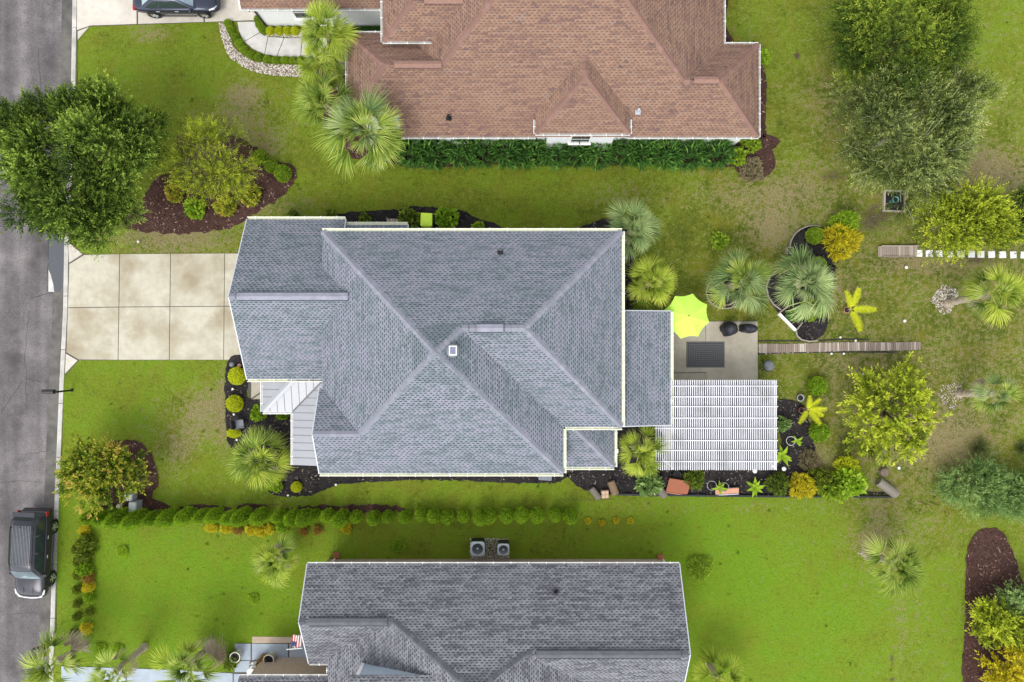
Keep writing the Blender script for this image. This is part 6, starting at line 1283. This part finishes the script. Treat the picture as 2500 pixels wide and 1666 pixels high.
# log, stump and stakes
x, y, _ = G(2110, 1189, .2); thing(MB().tube([(-.22, .14, .16), (.1, -.05, .20)], [.17, .18], 16), 'log_end', 'pale cut log end beside the leafy bushes', 'log', plain('pale_cut_wood', (.50, .42, .30), .8), None, (x, y, 0))
x, y, _ = G(2155, 1152); thing(MB().lathe([(.30, 0), (.26, .12), (.24, .25), (.10, .28)], 11, (x, y, 0)), 'stump', 'rough brown stump behind the large mat roll', 'stump', M_bark)
for px, py in ((2165, 1223), (2215, 1226), (2243, 1225), (2250, 1225), (2265, 1225), (2272, 1225), (2303, 1226)): x, y, _ = G(px, py); thing(MB().tube([(x - .06, y + .05, -.02), (x + .02, y - .02, .75)], .014, 5), 'garden_stake', 'thin black garden stake in the row past the mat roll', 'stake', M_black, 'thin black stakes')
# hose cart under the eave and cable to the carton
x, y, _ = G(1330, 1168, .3); q = empty('wheeled_cart', (x, y, 0), R(-4), 'dark wheeled cart under the gutter at the roof corner', 'cart'); MB().box((0, .12, .45), (.75, .34, .5)).obj('body', M_grey, q, bevel=.04)
for s_ in (-1, 1): MB().tube([(s_ * .30 - .05, -.16, .18), (s_ * .30 + .05, -.16, .18)], .17, 16).obj('wheel', M_tread, q); MB().box((s_ * .28, -.05, .26), (.05, .26, .06)).obj('bracket', M_blackm, q)
P_ = [G(1497, 1140, .2), G(1505, 1150, .1), G(1500, 1165, .06), G(1480, 1180, .06), G(1472, 1190, .08), G(1474, 1200, .25)]; thing(MB().tube(P_, .018, 6), 'black_hose', 'thin black hose running from the roof corner to the carton', 'hose', M_black)
# red clay bits by the garage corner
x, y, _ = G(586, 893); thing(MB().lathe([(.10, 0), (.12, .12), (.05, .16)], 9, (x, y, 0)), 'clay_ornament', 'small clay ornament at the garage corner', 'ornament', M_terra2, smooth=True)
x, y, _ = G(568, 890); thing(MB().lathe([(.14, 0), (.16, .1), (.06, .2)], 9, (x, y, 0)), 'dark_stone', 'dark rounded stone at the garage corner', 'stone', M_grey, smooth=True)
# porch of the south neighbour: flag and urn
x, y, _ = G(738, 1583, 2.3); fg = empty('flag', (x, y, 2.3), label='striped red and white flag with a blue corner on a white pole', cat='flag')
px0 = Vector((0, 0, 0)); tip = Vector(G(699, 1586, 2.3)) - Vector((x, y, 2.3)); MB().tube([px0, tip], .022, 8).obj('pole', M_white, fg)
d = tip.normalized(); L = .68; hw = .56
def flagpt(a, b_): return Vector((tip.x * (.05 + .68 * a), .03 + hw * b_ * 1.0 + .02 * math.sin(a * 9), -.03 - .22 * b_ - .03 * math.sin(a * 8 + b_ * 2)))
for i in range(9):
    V = []; 
    for k in range(6): V += [flagpt(i / 9, k / 5), flagpt((i + 1) / 9, k / 5)]
    MB().add(V, [(2 * k, 2 * k + 1, 2 * k + 3, 2 * k + 2) for k in range(5)]).obj('stripe', M_fred if i % 2 == 0 else M_white, fg)
V = []
for k in range(6): V += [flagpt(.52, k * .48 / 5) + Vector((0, 0, .006)), flagpt(1.0, k * .48 / 5) + Vector((0, 0, .006))]
MB().add(V, [(2 * k, 2 * k + 1, 2 * k + 3, 2 * k + 2) for k in range(5)]).obj('canton', M_blue, fg)
x, y, _ = G(618, 1634, .6); q = empty('white_urn', (x, y, 0), label='white classical urn on a pedestal beside the porch pot', cat='urn'); MB().box((0, 0, .1), (.5, .34, .2)).box((0, 0, .38), (.34, .28, .36)).obj('pedestal', M_white, q, bevel=.02); MB().lathe([(.10, .56), (.07, .62), (.17, .75), (.2, .92), (.23, .95), (.2, .97)], 18).obj('bowl', M_white, q, True)

# ------------------------------------------------------------ cars
def wheel_mesh(r_, w_):
    t = MB().lathe([(r_ * .66, -w_ / 2), (r_ * .93, -w_ / 2), (r_, -w_ * .3), (r_, w_ * .3), (r_ * .93, w_ / 2), (r_ * .66, w_ / 2)], 28, close=False).mesh('tyre', M_tread, True)
    s = MB().lathe([(r_ * .66, w_ * .44), (r_ * .60, w_ * .46), (r_ * .60, w_ * .3)], 28, close=False)
    for k in range(5):
        a = k * 1.2566; ca, sa = math.cos(a), math.sin(a); V = []
        for rr, hw_ in ((.03, .05), (r_ * .62, .045)):
            for sg in (-1, 1): V.append((rr * ca - sg * hw_ * sa, rr * sa + sg * hw_ * ca, w_ * .42))
        s.add(V, [(0, 2, 3, 1)])
    s.lathe([(.06, w_ * .43), (.01, w_ * .46)], 12, close=False); return t, s.mesh('rim', M_steel), MB().lathe([(r_ * .66, w_ * .1), (.01, w_ * .1)], 20, close=False).mesh('brake_disc', M_black)
def car(name, label, loc, rz, L, W, stations, gh, paint, wheel_r, wx, cat='car'):
    root = empty(name, loc, rz, label, cat); V = []; F = []
    for xn, zb, zs, zt, wf in stations:
        w_ = W / 2 * wf; x = xn * L
        half = [(0, zb), (w_ * .80, zb), (w_ * .95, zb + .10), (w_, (zb + zs) / 2), (w_ * .985, zs - .10), (w_ * .94, zs - .015), (w_ * .70, zt - .02), (w_ * .35, zt - .002), (0, zt)]
        V += [(x, y, z) for y, z in half] + [(x, -y, z) for y, z in half[-2:0:-1]]
    m_ = 16; n = len(stations)
    for i in range(n - 1):
        for j in range(m_): F.append((i * m_ + j, (i + 1) * m_ + j, (i + 1) * m_ + (j + 1) % m_, i * m_ + (j + 1) % m_))
    F += [tuple(range(m_)), tuple(range((n - 1) * m_, n * m_))[::-1]]
    b = MB().add(V, F).obj('body', paint, root, True); sb = b.modifiers.new('sub', 'SUBSURF'); sb.levels = sb.render_levels = 1
    xf, xrf, xrr, xr, zb, zr, wb, wr_ = gh                # windscreen base, roof front, roof rear, rear base
    def gpt(t, s, zt_):                                   # t along 0..1 rear->front, s across -1..1
        x0 = lerp(xr, xf, t); x1 = lerp(xrr, xrf, t); return (lerp(x0, x1, zt_), s * lerp(wb, wr_, zt_), lerp(zb, zr, zt_))
    V = []; F = []; nx_, ny_ = 7, 7
    for i in range(nx_):
        for j in range(ny_):
            s = -1 + 2 * j / (ny_ - 1); t = i / (nx_ - 1); x, y, z = gpt(t, s, 1); V.append((x, y * (1 - .03 * (2 * t - 1) ** 2), z + .05 * (1 - s * s) + .035 * (1 - (2 * t - 1) ** 2)))
    for i in range(nx_ - 1):
        for j in range(ny_ - 1): a = i * ny_ + j; F.append((a, a + ny_, a + ny_ + 1, a + 1))
    k = len(V)                                            # skirt from roof edge to belt = pillars
    ring = [(i, 0) for i in range(nx_)] + [(nx_ - 1, j) for j in range(1, ny_)] + [(i, ny_ - 1) for i in range(nx_ - 2, -1, -1)] + [(0, j) for j in range(ny_ - 2, 0, -1)]
    for i, j in ring: V.append(gpt(i / (nx_ - 1), -1 + 2 * j / (ny_ - 1), 0))
    nr = len(ring)
    for q in range(nr): i, j = ring[q]; i2, j2 = ring[(q + 1) % nr]; F.append((i * ny_ + j, k + q, k + (q + 1) % nr, i2 * ny_ + j2))
    rf = MB().add(V, F).obj('cabin', paint, root, True)
    def pane(nm, mat, quad, off):
        c = [Vector(q) for q in quad]; nn = (c[1] - c[0]).cross(c[3] - c[0]).normalized(); V = []; F = []
        ctr = sum(c, Vector()) / 4
        if nn.dot(ctr - Vector((lerp(xr, xf, .5), 0, zb))) < 0: nn = -nn
        for i in range(5):
            for j in range(5): u, v_ = i / 4, j / 4; q = c[0].lerp(c[1], u).lerp(c[3].lerp(c[2], u), v_); V.append(q + nn * (off + .03 * math.sin(math.pi * u) * (nm != 'side_window')))
        for i in range(4):
            for j in range(4): a = i * 5 + j; F.append((a, a + 5, a + 6, a + 1))
        MB().add(V, F).obj(nm, mat, rf, True)
    e = .10
    pane('windscreen', M_mirrorglass, [gpt(1, -.90, e), gpt(1, .90, e), gpt(1, .88, .92), gpt(1, -.88, .92)], .02); pane('rear_window', M_mirrorglass if 'sedan' in name else M_glass, [gpt(0, -.86, e + .05), gpt(0, .86, e + .05), gpt(0, .84, .9), gpt(0, -.84, .9)], .02)
    for s in (-1, 1):
        for t0, t1 in ((.05, .30), (.33, .62), (.65, .95)): pane('side_window', M_glass, [gpt(t0, s, .12), gpt(t1, s, .12), gpt(min(t1, .93), s, .88), gpt(max(t0, .08), s, .88)], .012)
    t_, r_, dsc = wheel_mesh(wheel_r, .23)
    for xx in wx:
        for s in (-1, 1):
            o = mobj('wheel', t_, root, (xx * L, s * (W / 2 - .10), wheel_r), (-s * math.pi / 2, 0, 0)); mobj('rim', r_, o); mobj('brake_disc', dsc, o)
            MB().lathe([(wheel_r * 1.16, 0), (wheel_r * 1.10, .012), (wheel_r * 1.0, .0)], 28, close=False).obj('wheel_arch', M_black, root, loc=(xx * L, s * (W / 2 - .012), wheel_r + .02), rot=(-s * math.pi / 2, 0, 0))
    for s in (-1, 1):
        MB().box((0, 0, 0), (.14, .22, .13)).obj('side_mirror', paint, root, bevel=.04, loc=(xf * .80, s * (W / 2 + .07), zb + .08))
        for xx in (.02, -.20): MB().box((xx * L, s * (W / 2 + .008), zb - .14), (.20, .03, .035)).obj('door_handle', M_steel, root)
        MB().box((0, s * (W / 2 - .005), .28), (L * .42, .04, .06)).obj('sill_trim', M_steel if 'suv' in name else M_black, root)
    return root, b, rf
sx, sy = -26.70, -11.85
suv, sb_, rf = car('parked_suv', 'dark grey suv parked against the kerb with a ribbed roof', (sx, sy, -.10), R(-92.5), 4.9, 1.74,
    [(-.5, .45, .80, .84, .84), (-.485, .32, .98, 1.02, .94), (-.40, .26, 1.06, 1.08, .99), (-.15, .25, 1.06, 1.08, 1), (.12, .25, 1.05, 1.08, 1), (.26, .26, 1.04, 1.12, .99), (.38, .26, 1.00, 1.08, .97), (.455, .30, .90, .98, .90), (.49, .36, .74, .80, .80), (.5, .45, .62, .66, .72)],
    (1.32, .62, -2.02, -2.36, 1.04, 1.74, .81, .66), M_paintg, .37, (.30, -.29))
for i in range(13): MB().box((-.72, -.48 + i * .08, 1.815 - .045 * ((-.48 + i * .08) / .7) ** 2 + .005), (2.2, .022, .02)).obj('roof_rib', M_grey, rf)
for s in (-1, 1):
    MB().tube([(-1.75, s * .62, 1.76), (-1.6, s * .63, 1.82), (.25, s * .62, 1.82), (.42, s * .61, 1.77)], .022, 6).obj('roof_rail', M_blackm, rf)
    MB().tube([(1.95, s * .82, .93), (2.18, s * .75, .90), (2.34, s * .62, .86), (2.42, s * .43, .82)], [.03, .06, .06, .035], 7).obj('headlight', M_white, suv)
    MB().box((-2.30, s * .80, .96), (.26, .10, .22)).obj('tail_light', M_red, suv, bevel=.04)
    MB().box((1.75, s * .26, 1.072), (.75, .016, .014)).obj('bonnet_crease', M_blackm, suv)
MB().tube([(2.43, -.42, .80), (2.47, 0, .79), (2.43, .42, .80)], .04, 7).obj('bonnet_trim', M_white, suv)
MB().box((-2.40, 0, .55), (.14, 1.55, .22)).obj('rear_bumper', M_black, suv, bevel=.05); MB().box((-2.40, 0, 1.70), (.26, 1.2, .03)).obj('spoiler', M_paintg, rf, bevel=.01); MB().lathe([(.04, 0), (.02, .09)], 8, (-1.75, -.05, 1.80)).obj('antenna', M_black, rf)
sed, sb_, rf = car('parked_sedan', 'dark blue sedan on the pale neighbouring driveway', (-18.72, 19.22, .03), 0, 4.75, 1.84,
    [(-.5, .42, .78, .84, .78), (-.47, .30, .90, .98, .90), (-.38, .24, .96, 1.02, .97), (-.15, .22, .95, 1.0, 1), (.1, .22, .93, .98, 1), (.22, .22, .90, .98, .99), (.36, .24, .82, .90, .96), (.45, .28, .70, .76, .88), (.49, .34, .58, .62, .74), (.5, .40, .50, .52, .62)],
    (1.18, .28, -1.05, -1.82, .94, 1.42, .84, .58), M_paintb, .33, (.30, -.29))
for s in (-1, 1):
    MB().tube([(1.85, s * .80, .72), (2.08, s * .70, .68), (2.22, s * .52, .62)], [.05, .07, .05], 7).obj('headlight', M_steel, sed); MB().box((-2.24, s * .68, .82), (.18, .34, .14)).obj('tail_light', M_red, sed, bevel=.04); MB().box((2.2, s * .58, .42), (.12, .24, .09)).obj('fog_light', M_white, sed, bevel=.02)
MB().box((2.32, 0, .5), (.06, .8, .16)).obj('grille', M_black, sed, bevel=.02)

# house empties stand at the base of their house
for H_, c in ((H1, (-2, 0, 0)), (H2, (2, 14, 0)), (H3, (-1, -15, 0))):
    for ch in H_.children: ch.location = Vector(ch.location) - Vector(c)
    H_.location = c
